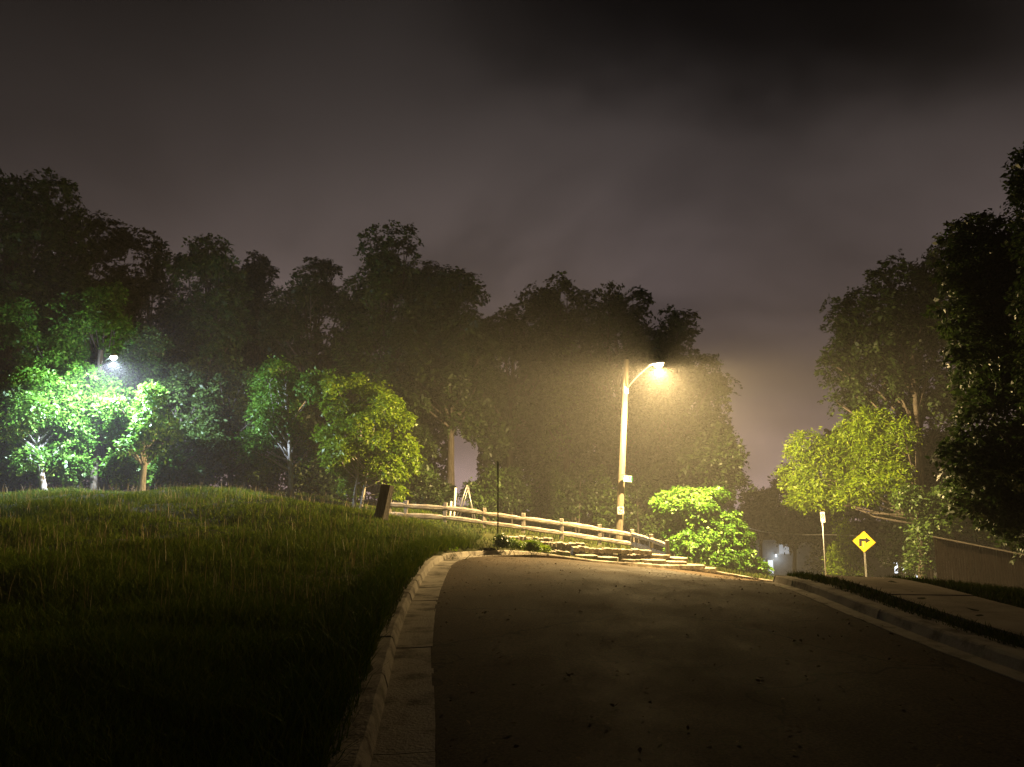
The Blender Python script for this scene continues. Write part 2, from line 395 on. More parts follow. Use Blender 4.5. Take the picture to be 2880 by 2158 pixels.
# ------------------------------------------------------------------ kerbs in cast sections
def resample(C, step):
    s = np.concatenate([[0], np.cumsum(np.linalg.norm(np.diff(C, axis=0), axis=1))])
    q = np.arange(0, s[-1], step); return np.stack([np.interp(q, s, C[:, 0]), np.interp(q, s, C[:, 1])], 1)
def kerb(C, sgn, gutter_w, top_w, name, seed, hgt=.13):
    rng = np.random.default_rng(seed)
    Q = resample(C, .3); Nn = normals(Q) * sgn
    root = empty(name, (Q[0][0], Q[0][1], 0))
    prof = [(-.02, -.25), (-.02, .006), (gutter_w * .6, -.002), (gutter_w, .000), (gutter_w + .035, hgt - .02), (gutter_w + .06, hgt), (gutter_w + top_w, hgt - .005), (gutter_w + top_w + .01, -.25)]
    per = 6; i = 0
    while i + 2 < len(Q):
        j = min(i + per, len(Q) - 1); mb = MB(); V = []; k = len(prof)
        dz = rng.uniform(-.008, .008); do = rng.uniform(-.012, .012)
        for q in range(i, j + 1):
            P = Q[q].copy()
            tdir = np.array([-Nn[q][1], Nn[q][0]]) * sgn
            if q == i: P = P + tdir * .012 * -sgn * sgn
            zb = H(Q[q][0], Q[q][1])
            sheen_strip = 1.1 * float(smooth(22, 27, Q[q][1])) if sgn < 0 else 0  # far gutter widened: pale concrete stands in for lamp sheen on the asphalt
            for pi_, (o, z) in enumerate(prof):
                if pi_ < 2: o -= sheen_strip; z += .03 * sheen_strip
                chip = rng.uniform(-.012, .012) if z > .05 else rng.uniform(-.003, .003)
                w = Q[q] + Nn[q] * (o + do + chip * .7)
                if q == i: w = w + (Q[q + 1] - Q[q]) * .014
                if q == j: w = w - (Q[q] - Q[q - 1]) * .014
                V.append((w[0], w[1], zb + z + dz + chip * .5))
        Fc = []
        n = j - i + 1
        for a in range(n - 1):
            for b in range(k - 1):
                Fc.append((a * k + b, a * k + b + 1, (a + 1) * k + b + 1, (a + 1) * k + b))
        Fc.append(tuple(range(k))); Fc.append(tuple((n - 1) * k + b for b in range(k)))
        mb.add(V, Fc); mb.build('kerb_section', M['concrete'], root)
        i = j
        if Q[i][0] > 34: break
    return root
kl = tag(kerb(CL, -1, .40, .26, 'kerb', 1), 'chipped concrete kerb and gutter curving round the left and far side of the road', 'kerb', kind='structure')
kr = tag(kerb(CR, 1, .24, .40, 'kerb', 2), 'straight concrete kerb between the road and the grass verge on the right', 'kerb', kind='structure')

# ------------------------------------------------------------------ pavement in cast slabs, right of the verge
pv = empty('pavement', (6, 0, 0)); tag(pv, 'concrete slab pavement beside the right kerb', 'pavement', kind='structure')
Q = resample(CR + NR * 1.0, 1.5); NQ = normals(Q); rng = np.random.default_rng(8)
for i in range(len(Q) - 1):
    if Q[i][0] > 30: break
    V = []; dz = rng.uniform(-.008, .008); mm = 5
    a, b = Q[i], Q[i + 1]; d = (b - a); a = a + d * .006; b = b - d * .006
    for t in np.linspace(0, 1, mm):
        p = a * (1 - t) + b * t; nn = NQ[i] * (1 - t) + NQ[i + 1] * t
        for o in (0, 1.28):
            w = p + nn * o; zz = H(w[0], w[1]) + LIFT + .035 + dz
            V += [(w[0], w[1], zz), (w[0], w[1], zz - .2)]
    Fc = []
    for k in range(mm - 1):
        q = k * 4; r_ = q + 4
        Fc += [(q, q + 2, r_ + 2, r_), (q, r_, r_ + 1, q + 1), (q + 2, q + 3, r_ + 3, r_ + 2)]
    e = (mm - 1) * 4; Fc += [(0, 1, 3, 2), (e, e + 2, e + 3, e + 1)]
    MB().add(V, Fc).build('paving_slab', M['slab'], pv)

# ================================================================== street lamps
def lamp_light(parent, loc, col, watts, radius=.10, side=.24, up=.02, across=1.0, front_dim=1.0):
    """bulb of a roadway lamp: full output downwards, less sideways, little upwards (its reflector)"""
    d = bpy.data.lights.new('bulb_light', 'POINT'); d.color = col; d.energy = watts; d.shadow_soft_size = radius
    d.use_nodes = True; nt = d.node_tree; N = nt.nodes; L = nt.links
    em = next(n for n in N if n.type == 'EMISSION')
    tc = N.new('ShaderNodeTexCoord'); sp = N.new('ShaderNodeSeparateXYZ'); L.new(tc.outputs['Normal'], sp.inputs[0])
    r = N.new('ShaderNodeMapRange'); r.inputs['From Min'].default_value = -1; L.new(sp.outputs[2], r.inputs['Value'])
    cr = N.new('ShaderNodeValToRGB'); e = cr.color_ramp.elements
    def g_(c): return (1 + c) / 2                      # c = cosine of the angle from straight up
    e[0].position = 0; e[0].color = (1, 1, 1, 1); e[1].position = 1; e[1].color = (up, up, up, 1)
    for c, v in ((-.55, 1.0), (-.24, side), (-.08, side), (.04, side * .42), (.20, (side * .25 + up) / 2), (.45, up)):
        x = e.new(g_(c)); x.color = (v, v, v, 1)
    L.new(r.outputs[0], cr.inputs[0])
    # roadway optics throw the flat rays along the street (x) and hold them back across it (y)
    def m(op, a, b):
        n = N.new('ShaderNodeMath'); n.operation = op
        for i, v in enumerate((a, b)):
            if isinstance(v, (int, float)): n.inputs[i].default_value = v
            else: L.new(v, n.inputs[i])
        return n.outputs[0]
    def ss(v, a, b, lo, hi):
        n = N.new('ShaderNodeMapRange'); n.interpolation_type = 'SMOOTHSTEP'; L.new(v, n.inputs['Value'])
        for k, q in (('From Min', a), ('From Max', b), ('To Min', lo), ('To Max', hi)): n.inputs[k].default_value = q
        return n.outputs[0]
    x2 = m('MULTIPLY', sp.outputs[0], sp.outputs[0]); y2 = m('MULTIPLY', sp.outputs[1], sp.outputs[1])
    al = m('SQRT', m('DIVIDE', x2, m('ADD', m('ADD', x2, y2), 1e-5)), 0)
    az = ss(al, .22, .72, across, 1.0); flat = ss(sp.outputs[2], -.58, -.27, 0.0, 1.0)
    sh = ss(sp.outputs[1], -.35, .05, front_dim, 1.0)     # added dimming of flat rays towards -y, keeps road and field dark
    f = m('SUBTRACT', 1.0, m('MULTIPLY', flat, m('SUBTRACT', 1.0, m('MULTIPLY', az, sh))))
    L.new(m('MULTIPLY', cr.outputs[0], f), em.inputs['Strength'])
    o = bpy.data.objects.new('bulb_light', d); COL.objects.link(o)
    o.parent = parent; o.matrix_parent_inverse = parent.matrix_basis.inverted(); o.location = loc
    return o

def cobra_head(root, tip, direc, housing_mat, lens_mat, s=1.0):
    """roadway lamp: flattened tapering housing, glass bowl below"""
    t = Vector(direc).normalized(); side = t.cross(Vector((0, 0, 1))).normalized(); up = side.cross(t)
    V = []; prof = [(-.42, .05, .05), (-.30, .09, .075), (-.05, .15, .11), (.18, .165, .11), (.32, .12, .08), (.38, .04, .03)]
    n = 12
    for (x, w, h) in prof:
        for k in range(n):
            a = 2 * math.pi * k / n
            zz = math.sin(a) * h * s; zz = zz if zz > 0 else zz * .25
            V.append(Vector(tip) + t * x * s + side * math.cos(a) * w * s + up * zz)
    Fc = [(i * n + k, i * n + (k + 1) % n, (i + 1) * n + (k + 1) % n, (i + 1) * n + k) for i in range(len(prof) - 1) for k in range(n)]
    Fc += [tuple(range(n)), tuple((len(prof) - 1) * n + k for k in range(n))]
    hd = MB().add(V, Fc).build('lamp_head', housing_mat, root, smooth=True)
    V = []; m = 6
    c = Vector(tip) + t * .12 * s - up * .03 * s
    for j in range(m):
        ph = math.pi / 2 * j / (m - 1)
        for k in range(n):
            a = 2 * math.pi * k / n
            V.append(c + (t * math.cos(a) * .2 + side * math.sin(a) * .14) * math.cos(ph) * s - up * math.sin(ph) * .14 * s)
    Fc = [(i * n + k, i * n + (k + 1) % n, (i + 1) * n + (k + 1) % n, (i + 1) * n + k) for i in range(m - 1) for k in range(n)]
    ln = MB().add(V, Fc).build('lens', lens_mat, hd, smooth=True)
    return c - up * .2 * s

# amber lamp on the wooden pole behind the rail fence
base = at(1738, 1530, 36.4); base.z = G(base.x, base.y) - .3
top = at(1762, 1012, 36.4)
pole = empty('street_lamp', (base.x, base.y, base.z + .3))
n = 14; pts = [base.lerp(top, i / (n - 1)) for i in range(n)]
MB().tube(pts, [.195 - .065 * i / (n - 1) for i in range(n)], 16).build('pole', M['pole'], pole, smooth=True)
lamp = at(1846, 1024, 33.6)
a0 = base.lerp(top, .835)
ctrl = [a0, a0.lerp(lamp, .35) + Vector((0, 0, .16)), a0.lerp(lamp, .7) + Vector((0, 0, .2)), lamp + Vector((-.15, .15, .03))]
MB().tube([Vector((*catmull([(c.x, c.y) for c in ctrl], 5)[i], catmull([(c.z, 0) for c in ctrl], 5)[i][0])) for i in range(16)], .035, 8).build('arm', M['metal'], pole, smooth=True)
MB().box(a0 + Vector((.05, -.1, 0)), (.16, .12, .35)).build('arm_bracket', M['metal'], pole, bevel=.01)
am_lens = emit_mat('amber_lit_glass', (1, .80, .48), 60)
lp = cobra_head(pole, lamp, (.6, -.75, .02), M['metal'], am_lens, 1.15)
lamp_light(pole, lp, AMBER, AMBER_W, side=.85, up=.07, across=.075)
tag(pole, 'tall wooden pole carrying the lit amber street lamp behind the rail fence', 'street lamp')

# white lamp among the trees at the left
base = at(264, 1366, 36.6); base.z = G(base.x, base.y) - .3
top = at(283, 985, 36.6)
wl = empty('street_lamp', (base.x, base.y, base.z + .3))
pts = [base.lerp(top, i / 9) for i in range(10)]
MB().tube(pts, [.17 - .06 * i / 9 for i in range(10)], 14).build('pole', M['pole'], wl, smooth=True)
l2 = at(320, 1004, 33.2)
MB().tube([pts[8], pts[8].lerp(l2, .5) + Vector((0, 0, .12)), l2], .03, 8).build('arm', M['metal'], wl, smooth=True)
wh_lens = emit_mat('white_lit_glass', (.80, .92, 1), 60)
lp2 = cobra_head(wl, l2, (.4, -.8, .02), M['metal'], wh_lens, 1.0)
lamp_light(wl, lp2, LED, LED_W, side=.6, up=.22, front_dim=.03)
tag(wl, 'wooden pole with the lit blue-white street lamp among the trees at the left', 'street lamp')

# small far lamp down the hill
b3 = at(2008, 1500, 62); b3.z = G(b3.x, b3.y) - .3
fl = empty('street_lamp', (b3.x, b3.y, b3.z + .3))
t3 = at(2004, 1372, 62)
MB().tube([b3, b3.lerp(t3, .5), t3], [.13, .11, .09], 10).build('pole', M['pole'], fl, smooth=True)
l3 = at(2015, 1387, 61)
MB().tube([b3.lerp(t3, .93), l3], .03, 6).build('arm', M['metal'], fl)
lp3 = cobra_head(fl, l3, (.4, -.8, -.15), M['metal'], emit_mat('far_lit_glass', (1, .82, .6), 40), .9)
lamp_light(fl, lp3, (1, .82, .6), 600)
tag(fl, 'small far street lamp shining just above the bright bush', 'street lamp')
tag(MB().tube([b3.lerp(t3, .72) + (at(2290, 1515, 52) - b3.lerp(t3, .72)) * t - Vector((0, 0, .55 * math.sin(math.pi * t))) + Vector((0, 0, .25 * t)) for t in np.linspace(0, 1.35, 24)], .028, 6).build('overhead_cable', M['metal']),
    'thin pale overhead cable sloping down right behind the bright bush', 'cable')

# ================================================================== fence of split rails
fence = empty('rail_fence', (0, 35, 0)); tag(fence, 'weathered two-rail wooden fence running downhill behind the far kerb', 'fence')
FP = [at(1096, 1405, 35), at(1142, 1408, 35), at(1252, 1414, 35), at(1363, 1429, 35), at(1472, 1443, 35), at(1580, 1459, 35), at(1686, 1475, 35), at(1778, 1489, 34.8), at(1830, 1503, 33.8), at(1877, 1519, 32.8)]
rng = np.random.default_rng(5)
for p in FP:
    b = G(p.x, p.y); rot = Matrix.Rotation(rng.uniform(-.2, .2), 3, 'Z') @ Matrix.Rotation(rng.uniform(-.03, .03), 3, 'Y')
    hh = p.z - b + .35
    MB().box((p.x, p.y, p.z - hh / 2), (.17, .17, hh), rot, .006, rng).build('post', M['post'], fence, bevel=.012)
for a, b in zip(FP[:-1], FP[1:]):
    for k, dz in enumerate((-.24, -.66)):
        d = b - a; t = d.normalized(); side = Vector((t.y, -t.x, 0)).normalized()
        up = side.cross(t); 
        if up.z < 0: up = -up
        off = side * (-.03 if k else .03) * 0 + Vector((0, 0, dz + rng.uniform(-.02, .02)))
        V = []; n = 9; m = 6
        hgt, thk = rng.uniform(.20, .25), rng.uniform(.09, .12)
        for i in range(n):
            s = i / (n - 1); e = .55 + .45 * min(1, min(s, 1 - s) * 6)
            c = a + off + d * (s * 1.06 - .03) + up * rng.uniform(-.008, .008)
            c = c + side * .055 * (1 if k else 1)
            for q in range(m):
                an = 2 * math.pi * q / m + .5
                V.append(c + up * math.sin(an) * hgt / 2 * e * rng.uniform(.92, 1.08) + side * math.cos(an) * thk / 2 * rng.uniform(.92, 1.08))
        Fc = [(i * m + q, i * m + (q + 1) % m, (i + 1) * m + (q + 1) % m, (i + 1) * m + q) for i in range(n - 1) for q in range(m)]
        Fc += [tuple(range(m)), tuple((n - 1) * m + q for q in range(m))]
        MB().add(V, Fc).build('rail', M['rail'], fence)

# ================================================================== stone terraces on the bank
def stone_row(root, p0, p1, depth, hgt, n, seed, matl, name='cap_stone', back=0):
    """row of rough blocks from p0 to p1 (top front edge), running away from the viewer by depth"""
    rng = np.random.default_rng(seed); d = p1 - p0; L = d.length; t = d.normalized()
    side = Vector((-t.y, t.x, 0)).normalized(); w = rng.uniform(.7, 1.35, n); w /= w.sum(); s = 0
    for q in w:
        a = s; b = s + q; s = b
        V = []; nu = 5; oy = rng.uniform(-.05, .05); oz = rng.uniform(-.035, .03)
        for iu in range(nu):
            for iv, (dd, dz) in enumerate(((0, -hgt), (0, -.02), (depth, 0), (depth, -hgt))):
                u = a + (b - a) * (.012 + .976 * iu / (nu - 1))
                c = p0 + d * u + side * (dd + back + oy + rng.uniform(-.03, .03)) + Vector((0, 0, dz + oz + rng.uniform(-.022, .022)))
                V.append(c)
        Fc = []
        for iu in range(nu - 1):
            for iv in range(4):
                Fc.append((iu * 4 + iv, iu * 4 + (iv + 1) % 4, (iu + 1) * 4 + (iv + 1) % 4, (iu + 1) * 4 + iv))
        Fc += [(0, 1, 2, 3), tuple((nu - 1) * 4 + k for k in range(4))]
        MB().add(V, Fc).build(name, matl, root, bevel=.015)
TW = [((1408, 1506, 32.4), (1556, 1514, 32.6), 5, 'highest stone terrace wall beside the thin dark post, under the fence'),
      ((1522, 1521, 31.2), (1646, 1529, 31.4), 4, 'short stone terrace wall, second step down under the fence'),
      ((1612, 1537, 30.1), (1832, 1548, 30.9), 8, 'longest stone terrace wall, in front of the lamp pole foot'),
      ((1496, 1545, 28.2), (1606, 1551, 28.6), 4, 'low stone terrace wall directly behind the far kerb and the weeds')]
for i, (a, b, n, lab) in enumerate(TW):
    p0, p1 = at(*a), at(*b)
    root = empty('terrace_wall', ((p0.x + p1.x) / 2, p0.y, G((p0.x + p1.x) / 2, p0.y))); tag(root, lab, 'stone wall', 'stone terrace walls on the bank')
    stone_row(root, p0, p1, .30, .20, int(n * 1.6), 20 + i, M['stone'])
    stone_row(root, p0 - Vector((0, 0, .215)), p1 - Vector((0, 0, .215)), .30, .40, int(n * 1.5), 40 + i, M['darkstone'], 'base_stone', .06)
rng = np.random.default_rng(77)
slabs = [(1790, 1558, 31.4, .9), (1850, 1560, 31.3, 1.1), (1905, 1568, 31.3, .9), (1770, 1572, 30.7, 1.0), (1835, 1574, 30.6, 1.2), (1900, 1579, 30.6, 1.0), (1800, 1584, 30.2, .9), (1868, 1588, 30.1, 1.3), (1940, 1588, 30.4, 1.2), (1700, 1566, 30.0, 1.2), (1650, 1561, 29.9, 1.0), (1980, 1596, 30.6, 1.1)]
heap = empty('flagstone_steps', at(1860, 1590, 30.5)); tag(heap, 'stack of flat flagstones stepping down at the right end of the terrace walls', 'stone steps')
for (px, py, D, L) in slabs:
    c = at(px, py, D); k = 9; poly = []
    for i in range(k):
        a = 2 * math.pi * i / k; poly.append((math.cos(a) * L / 2 * rng.uniform(.8, 1.1), math.sin(a) * .42 * rng.uniform(.8, 1.1)))
    V = [(c.x + x, c.y + y, c.z + rng.uniform(-.01, .01) - .03 * x) for x, y in poly] + [(c.x + x, c.y + y, c.z - .16 - .03 * x) for x, y in poly]
    Fc = [tuple(range(k)), tuple(range(2 * k - 1, k - 1, -1))] + [(i, k + i, k + (i + 1) % k, (i + 1) % k) for i in range(k)]
    MB().add(V, Fc).build('flagstone', M['stone'], heap, bevel=.012)

# ================================================================== signs
def text_mesh(ch, size):
    cu = bpy.data.curves.new('glyph', 'FONT'); cu.body = ch; cu.size = size; cu.align_x = 'CENTER'; cu.align_y = 'CENTER'; cu.extrude = .001
    o = bpy.data.objects.new('glyph', cu); COL.objects.link(o)
    me = bpy.data.meshes.new_from_object(o.evaluated_get(bpy.context.evaluated_depsgraph_get())); bpy.data.objects.remove(o)
    return me
def face(yaw, roll=0):
    return Matrix.Rotation(yaw, 3, 'Z') @ Matrix.Rotation(roll, 3, 'Y')
def rounded(w, h, r, n=4):
    o = []
    for cx, cz, a0 in ((w / 2 - r, h / 2 - r, 0), (-w / 2 + r, h / 2 - r, 90), (-w / 2 + r, -h / 2 + r, 180), (w / 2 - r, -h / 2 + r, 270)):
        for i in range(n + 1):
            a = R(a0 + 90 * i / n); o.append((cx + r * math.cos(a), cz + r * math.sin(a)))
    return o
def ring(mb, rot, loc, r0, r1, depth, n=28):
    V = []; Fc = []
    for i in range(n):
        a = 2 * math.pi * i / n
        for r in (r0, r1):
            for d in (-depth / 2, depth / 2): V.append(rot @ Vector((math.cos(a) * r, d, math.sin(a) * r)) + Vector(loc))
    for i in range(n):
        q = i * 4; p = ((i + 1) % n) * 4
        Fc += [(q, q + 2, p + 2, p), (q + 1, p + 1, p + 3, q + 3), (q + 2, q + 3, p + 3, p + 2), (q, p, p + 1, q + 1)]
    mb.add(V, Fc)
def no_parking_face(root, c, rot, w, h, cz):
    fwd = rot @ Vector((0, -1, 0)); c = Vector(c)
    pl = MB().prism(rounded(w, h, .03), .006, rot, c).build('sign_plate', M['plate'], root)
    cc = c + rot @ Vector((0, 0, cz))
    me = text_mesh('P', w * .55); g_ = obj('letter', me, M['black'], pl)
    g_.matrix_world = Matrix.Translation(cc + fwd * .008) @ (rot @ Matrix.Rotation(math.pi / 2, 3, 'X')).to_4x4()
    mb = MB(); ring(mb, rot, cc + fwd * .013, w * .30, w * .385, .003)
    s = rot @ Matrix.Rotation(R(-45), 3, 'Y')
    mb.box(cc + fwd * .016, (w * .64, .003, w * .075), s.to_3x3()); mb.build('red_ring_and_bar', M['red'], pl)
    for sx in (-1, 1):
        ar = MB()
        a = [(.10, -.40), (.30, -.40), (.30, -.435), (.43, -.38), (.30, -.325), (.30, -.36), (.10, -.36)]
        ar.prism([(sx * w * x, h * z) for x, z in a][::sx], .003, rot, c + fwd * .008)
        ar.build('arrow', M['black'], pl)
# no-parking plate on the lamp pole
c = at(1746, 1436, 36.12); sg = empty('parking_sign', c)
no_parking_face(sg, c, face(R(8), R(-2)), .31, .36, .035)
tag(sg, 'small white no-parking plate on the wooden lamp pole', 'sign')
# street-name blade on the lamp pole
c = at(1765, 1347, 36.0); sn = empty('street_name_sign', c); rot = face(R(16), R(4)); fwd = rot @ Vector((0, -1, 0))
MB().prism(rounded(.46, .30, .02), .02, rot, c).build('sign_plate', M['green'], sn)
mb = MB(); mb.box(c + fwd * .014 + rot @ Vector((0, 0, .125)), (.43, .004, .03), rot); mb.box(c + fwd * .014 + rot @ Vector((0, 0, -.118)), (.43, .004, .035), rot)
mb.build('white_border', M['plate'], sn)
mb = MB(); rng = np.random.default_rng(4); x = -.19
while x < .07:
    w_ = rng.uniform(.02, .035); h_ = rng.uniform(.11, .14); mb.box(c + fwd * .014 + rot @ Vector((x, 0, .0)), (w_, .004, h_), rot); x += w_ + .012
mb.box(c + fwd * .014 + rot @ Vector((.135, 0, .01)), (.03, .004, .12), rot); mb.box(c + fwd * .014 + rot @ Vector((.135, 0, -.05)), (.07, .004, .025), rot)
mb.build('lettering', M['plate'], sn)
MB().box(c + rot @ Vector((-.16, .06, .165)), (.22, .16, .035), rot).build('bracket', M['darkmetal'], sn)
tag(sn, 'small green street name blade sticking out of the wooden lamp pole', 'sign')
# tall post with a parking plate, right
b = at(2323, 1622, 33); b.z = G(b.x, b.y) - .2; t = at(2312, 1441, 33)
ps = empty('parking_sign', (b.x, b.y, b.z + .2))
MB().tube([b, b.lerp(t, .5), t], .028, 8).build('post', M['metal'], ps, smooth=True)
rot = face(R(-75), R(-2)); c = at(2314, 1455, 32.95)
no_parking_face(ps, c, rot, .30, .45, .05)
tag(ps, 'white parking plate on a tall thin post left of the yellow arrow sign', 'sign')
# yellow diamond
c = at(2430, 1524, 38.5); b = at(2437, 1625, 38.55); b.z = G(b.x, b.y) - .2
ds = empty('warning_sign', (b.x, b.y, b.z + .2)); rot = face(R(-28), R(3)); fwd = rot @ Vector((0, -1, 0)); q = .53
up_ = (c - b).normalized()
for s in (-.025, .025):
    MB().box(b.lerp(c, .5) + Vector((s, .02, 0)), (.03, .03, (c - b).length), up_.to_track_quat('Z', 'Y').to_matrix()).build('post', M['metal'], ds)
pl = MB().prism([(0, q), (-q, 0), (0, -q), (q, 0)][::-1], .006, rot, c).build('sign_plate', M['yellow'], ds)
mb = MB(); i0, i1 = .50, .48
for k in range(4):
    a, b_ = [(0, 1), (1, 0), (0, -1), (-1, 0)][k], [(1, 0), (0, -1), (-1, 0), (0, 1)][k]
    mb.prism([(a[0] * i0, a[1] * i0), (b_[0] * i0, b_[1] * i0), (b_[0] * i1, b_[1] * i1), (a[0] * i1, a[1] * i1)], .003, rot, c + fwd * .007)
mb.build('border', M['black'], pl)
mb = MB(); o = c + fwd * .009
mb.prism([(-.23, -.24), (-.10, -.24), (-.10, .02), (.07, .02), (.07, -.08), (.30, .085), (.07, .25), (.07, .15), (-.23, .15)][::-1], .003, rot, o)
mb.build('turn_arrow', M['black'], pl)
tag(ds, 'yellow diamond warning sign with a black right-turn arrow on a metal post', 'sign')

# ================================================================== small things by the left kerb and behind the fence
c = at(1066, 1425, 25.5); gz = G(c.x, c.y); rng = np.random.default_rng(6)
tp = at(1090, 1366, 25.5)
n = 7; V = []; k = 18; pr = [1.25, 1.1, 1.0, .97, .95, .95, .96]
for i in range(n):
    s = i / (n - 1); cc = Vector((c.x, c.y, gz - .2)).lerp(tp, s)
    for a in range(k):
        an = 2 * math.pi * a / k; r = .235 * pr[i] * (1 + .10 * math.sin(an * 5 + 1) + .04 * math.sin(an * 9)) 
        V.append(cc + Vector((math.cos(an) * r, math.sin(an) * r, (rng.uniform(-.03, .03) if i == n - 1 else 0))))
Fc = [(i * k + a, i * k + (a + 1) % k, (i + 1) * k + (a + 1) % k, (i + 1) * k + a) for i in range(n - 1) for a in range(k)] + [tuple((n - 1) * k + a for a in range(k))]
st = MB().add(V, Fc).build('tree_stump', M['stump']); tag(st, 'dark leaning tree stump in the long grass at the left end of the fence', 'stump')

b = at(1400, 1522, 24.4); b.z = G(b.x, b.y) - .2; t = at(1401, 1300, 24.4)
dp = empty('metal_post', (b.x, b.y, b.z + .2)); tag(dp, 'thin dark metal post standing in the weeds before the fence', 'post')
MB().box(b.lerp(t, .5), (.045, .03, (t - b).length)).build('post', M['darkmetal'], dp)
MB().box(t - Vector((0.02, .03, .18)), (.012, .30, .40), Matrix.Rotation(R(6), 3, 'Z')).build('sign_plate', M['darkmetal'], dp)

sw = empty('swing_set', at(1310, 1470, 41)); tag(sw, 'thin metal swing frame with A-shaped legs behind the fence', 'swing set')
apexA, apexB = at(1313, 1366, 41), at(1318, 1368, 43.5)
for ap, fl_, fr in ((apexA, 1280, 1340), (apexB, 1289, 1331)):
    D = ap.y
    for fx in (fl_, fr):
        f = at(fx, 1480, D + .3); f.z = G(f.x, f.y) - .1
        MB().tube([ap, f], .032, 8).build('leg', M['metal'], sw, smooth=True)
MB().tube([apexA + (apexA - apexB) * .06, apexB + (apexB - apexA) * .06], .035, 8).build('top_bar', M['metal'], sw, smooth=True)
for px, y0, lab in ((1267, 1410, 'short white marker stake behind the fence, left of the swing frame'), (1279, 1372, 'taller white marker stake behind the fence beside the swing frame')):
    t = at(px + 2, y0, 38); b = at(px - 4, 1475, 38); b.z = G(b.x, b.y) - .15
    o = MB().tube([b, b.lerp(t, .5), t], .062, 10).build('marker_stake', M['white'], None, smooth=True); tag(o, lab, 'stake', 'white stakes behind the fence')

# ================================================================== foliage builders
def leaves(P, D, size, rng, aspect=.55, droop=.25):
    """one folded leaf (2 triangles) at every point of P; D = outward directions"""
    n = len(P)
    nr = D + rng.normal(0, .75, (n, 3)) + np.array([0, 0, .35]); nr /= np.linalg.norm(nr, axis=1)[:, None]
    a = rng.normal(0, 1, (n, 3)) + D * .5; a[:, 2] -= droop; a -= nr * (a * nr).sum(1)[:, None]; a /= np.linalg.norm(a, axis=1)[:, None]
    b = np.cross(nr, a); s = size * rng.uniform(.65, 1.25, n)[:, None]
    V = np.empty((n, 4, 3)); V[:, 0] = P - a * s * .5; V[:, 2] = P + a * s * .5
    V[:, 1] = P + b * s * aspect * .5 + nr * s * .10 - a * s * .06; V[:, 3] = P - b * s * aspect * .5 + nr * s * .10 - a * s * .06
    i = np.arange(n * 4).reshape(n, 4)
    return V.reshape(-1, 3), i
def spray_leaves(C, Rr, n, rng, size, per=14, spread=.16, shell=.55, aspect=.55, droop=.25):
    """twigs through an ellipsoid, each carrying a flat spray of leaves on both sides"""
    unit = lambda a: a / np.linalg.norm(a, axis=1)[:, None]
    nt = max(3, n // per); d = unit(rng.normal(0, 1, (nt, 3)))
    r = (shell + (1 - shell) * rng.random(nt) ** .6)[:, None]
    tw = np.array(C) + d * r * np.array(Rr)
    tn = unit(d * .55 + np.array([0, 0, .75]) + rng.normal(0, .42, (nt, 3)))
    ta = d + rng.normal(0, .55, (nt, 3)); ta[:, 2] -= droop; ta -= tn * (ta * tn).sum(1)[:, None]; ta = unit(ta); tb = np.cross(tn, ta)
    k = rng.integers(0, nt, n); L = spread * 4.2 * rng.uniform(.7, 1.3, nt)[k][:, None]; u = rng.random(n)[:, None]
    sd = np.where(rng.random(n) < .5, -1., 1.)[:, None]
    P = tw[k] + ta[k] * (u - .4) * L + tb[k] * sd * L * rng.uniform(.03, .42, n)[:, None] * (1.1 - .7 * u) - tn[k] * (u ** 2) * L * .22 + rng.normal(0, spread * .22, (n, 3))
    nr = unit(tn[k] + rng.normal(0, .38, (n, 3)))
    a = ta[k] * .8 + tb[k] * sd * .7 + rng.normal(0, .35, (n, 3)); a -= nr * (a * nr).sum(1)[:, None]; a = unit(a)
    b = np.cross(nr, a); q = size * np.clip(rng.lognormal(-.08, .32, n), .45, 1.7)[:, None]
    V = np.empty((n, 4, 3)); V[:, 0] = P - a * q * .5; V[:, 2] = P + a * q * .5
    V[:, 1] = P + b * q * aspect * .5 + nr * q * .09 - a * q * .08; V[:, 3] = P - b * q * aspect * .5 + nr * q * .09 - a * q * .08
    keep = P[:, 2] > G(P[:, 0], P[:, 1]) + .08; V = V[keep]
    return V.reshape(-1, 3), np.arange(len(V) * 4).reshape(-1, 4)

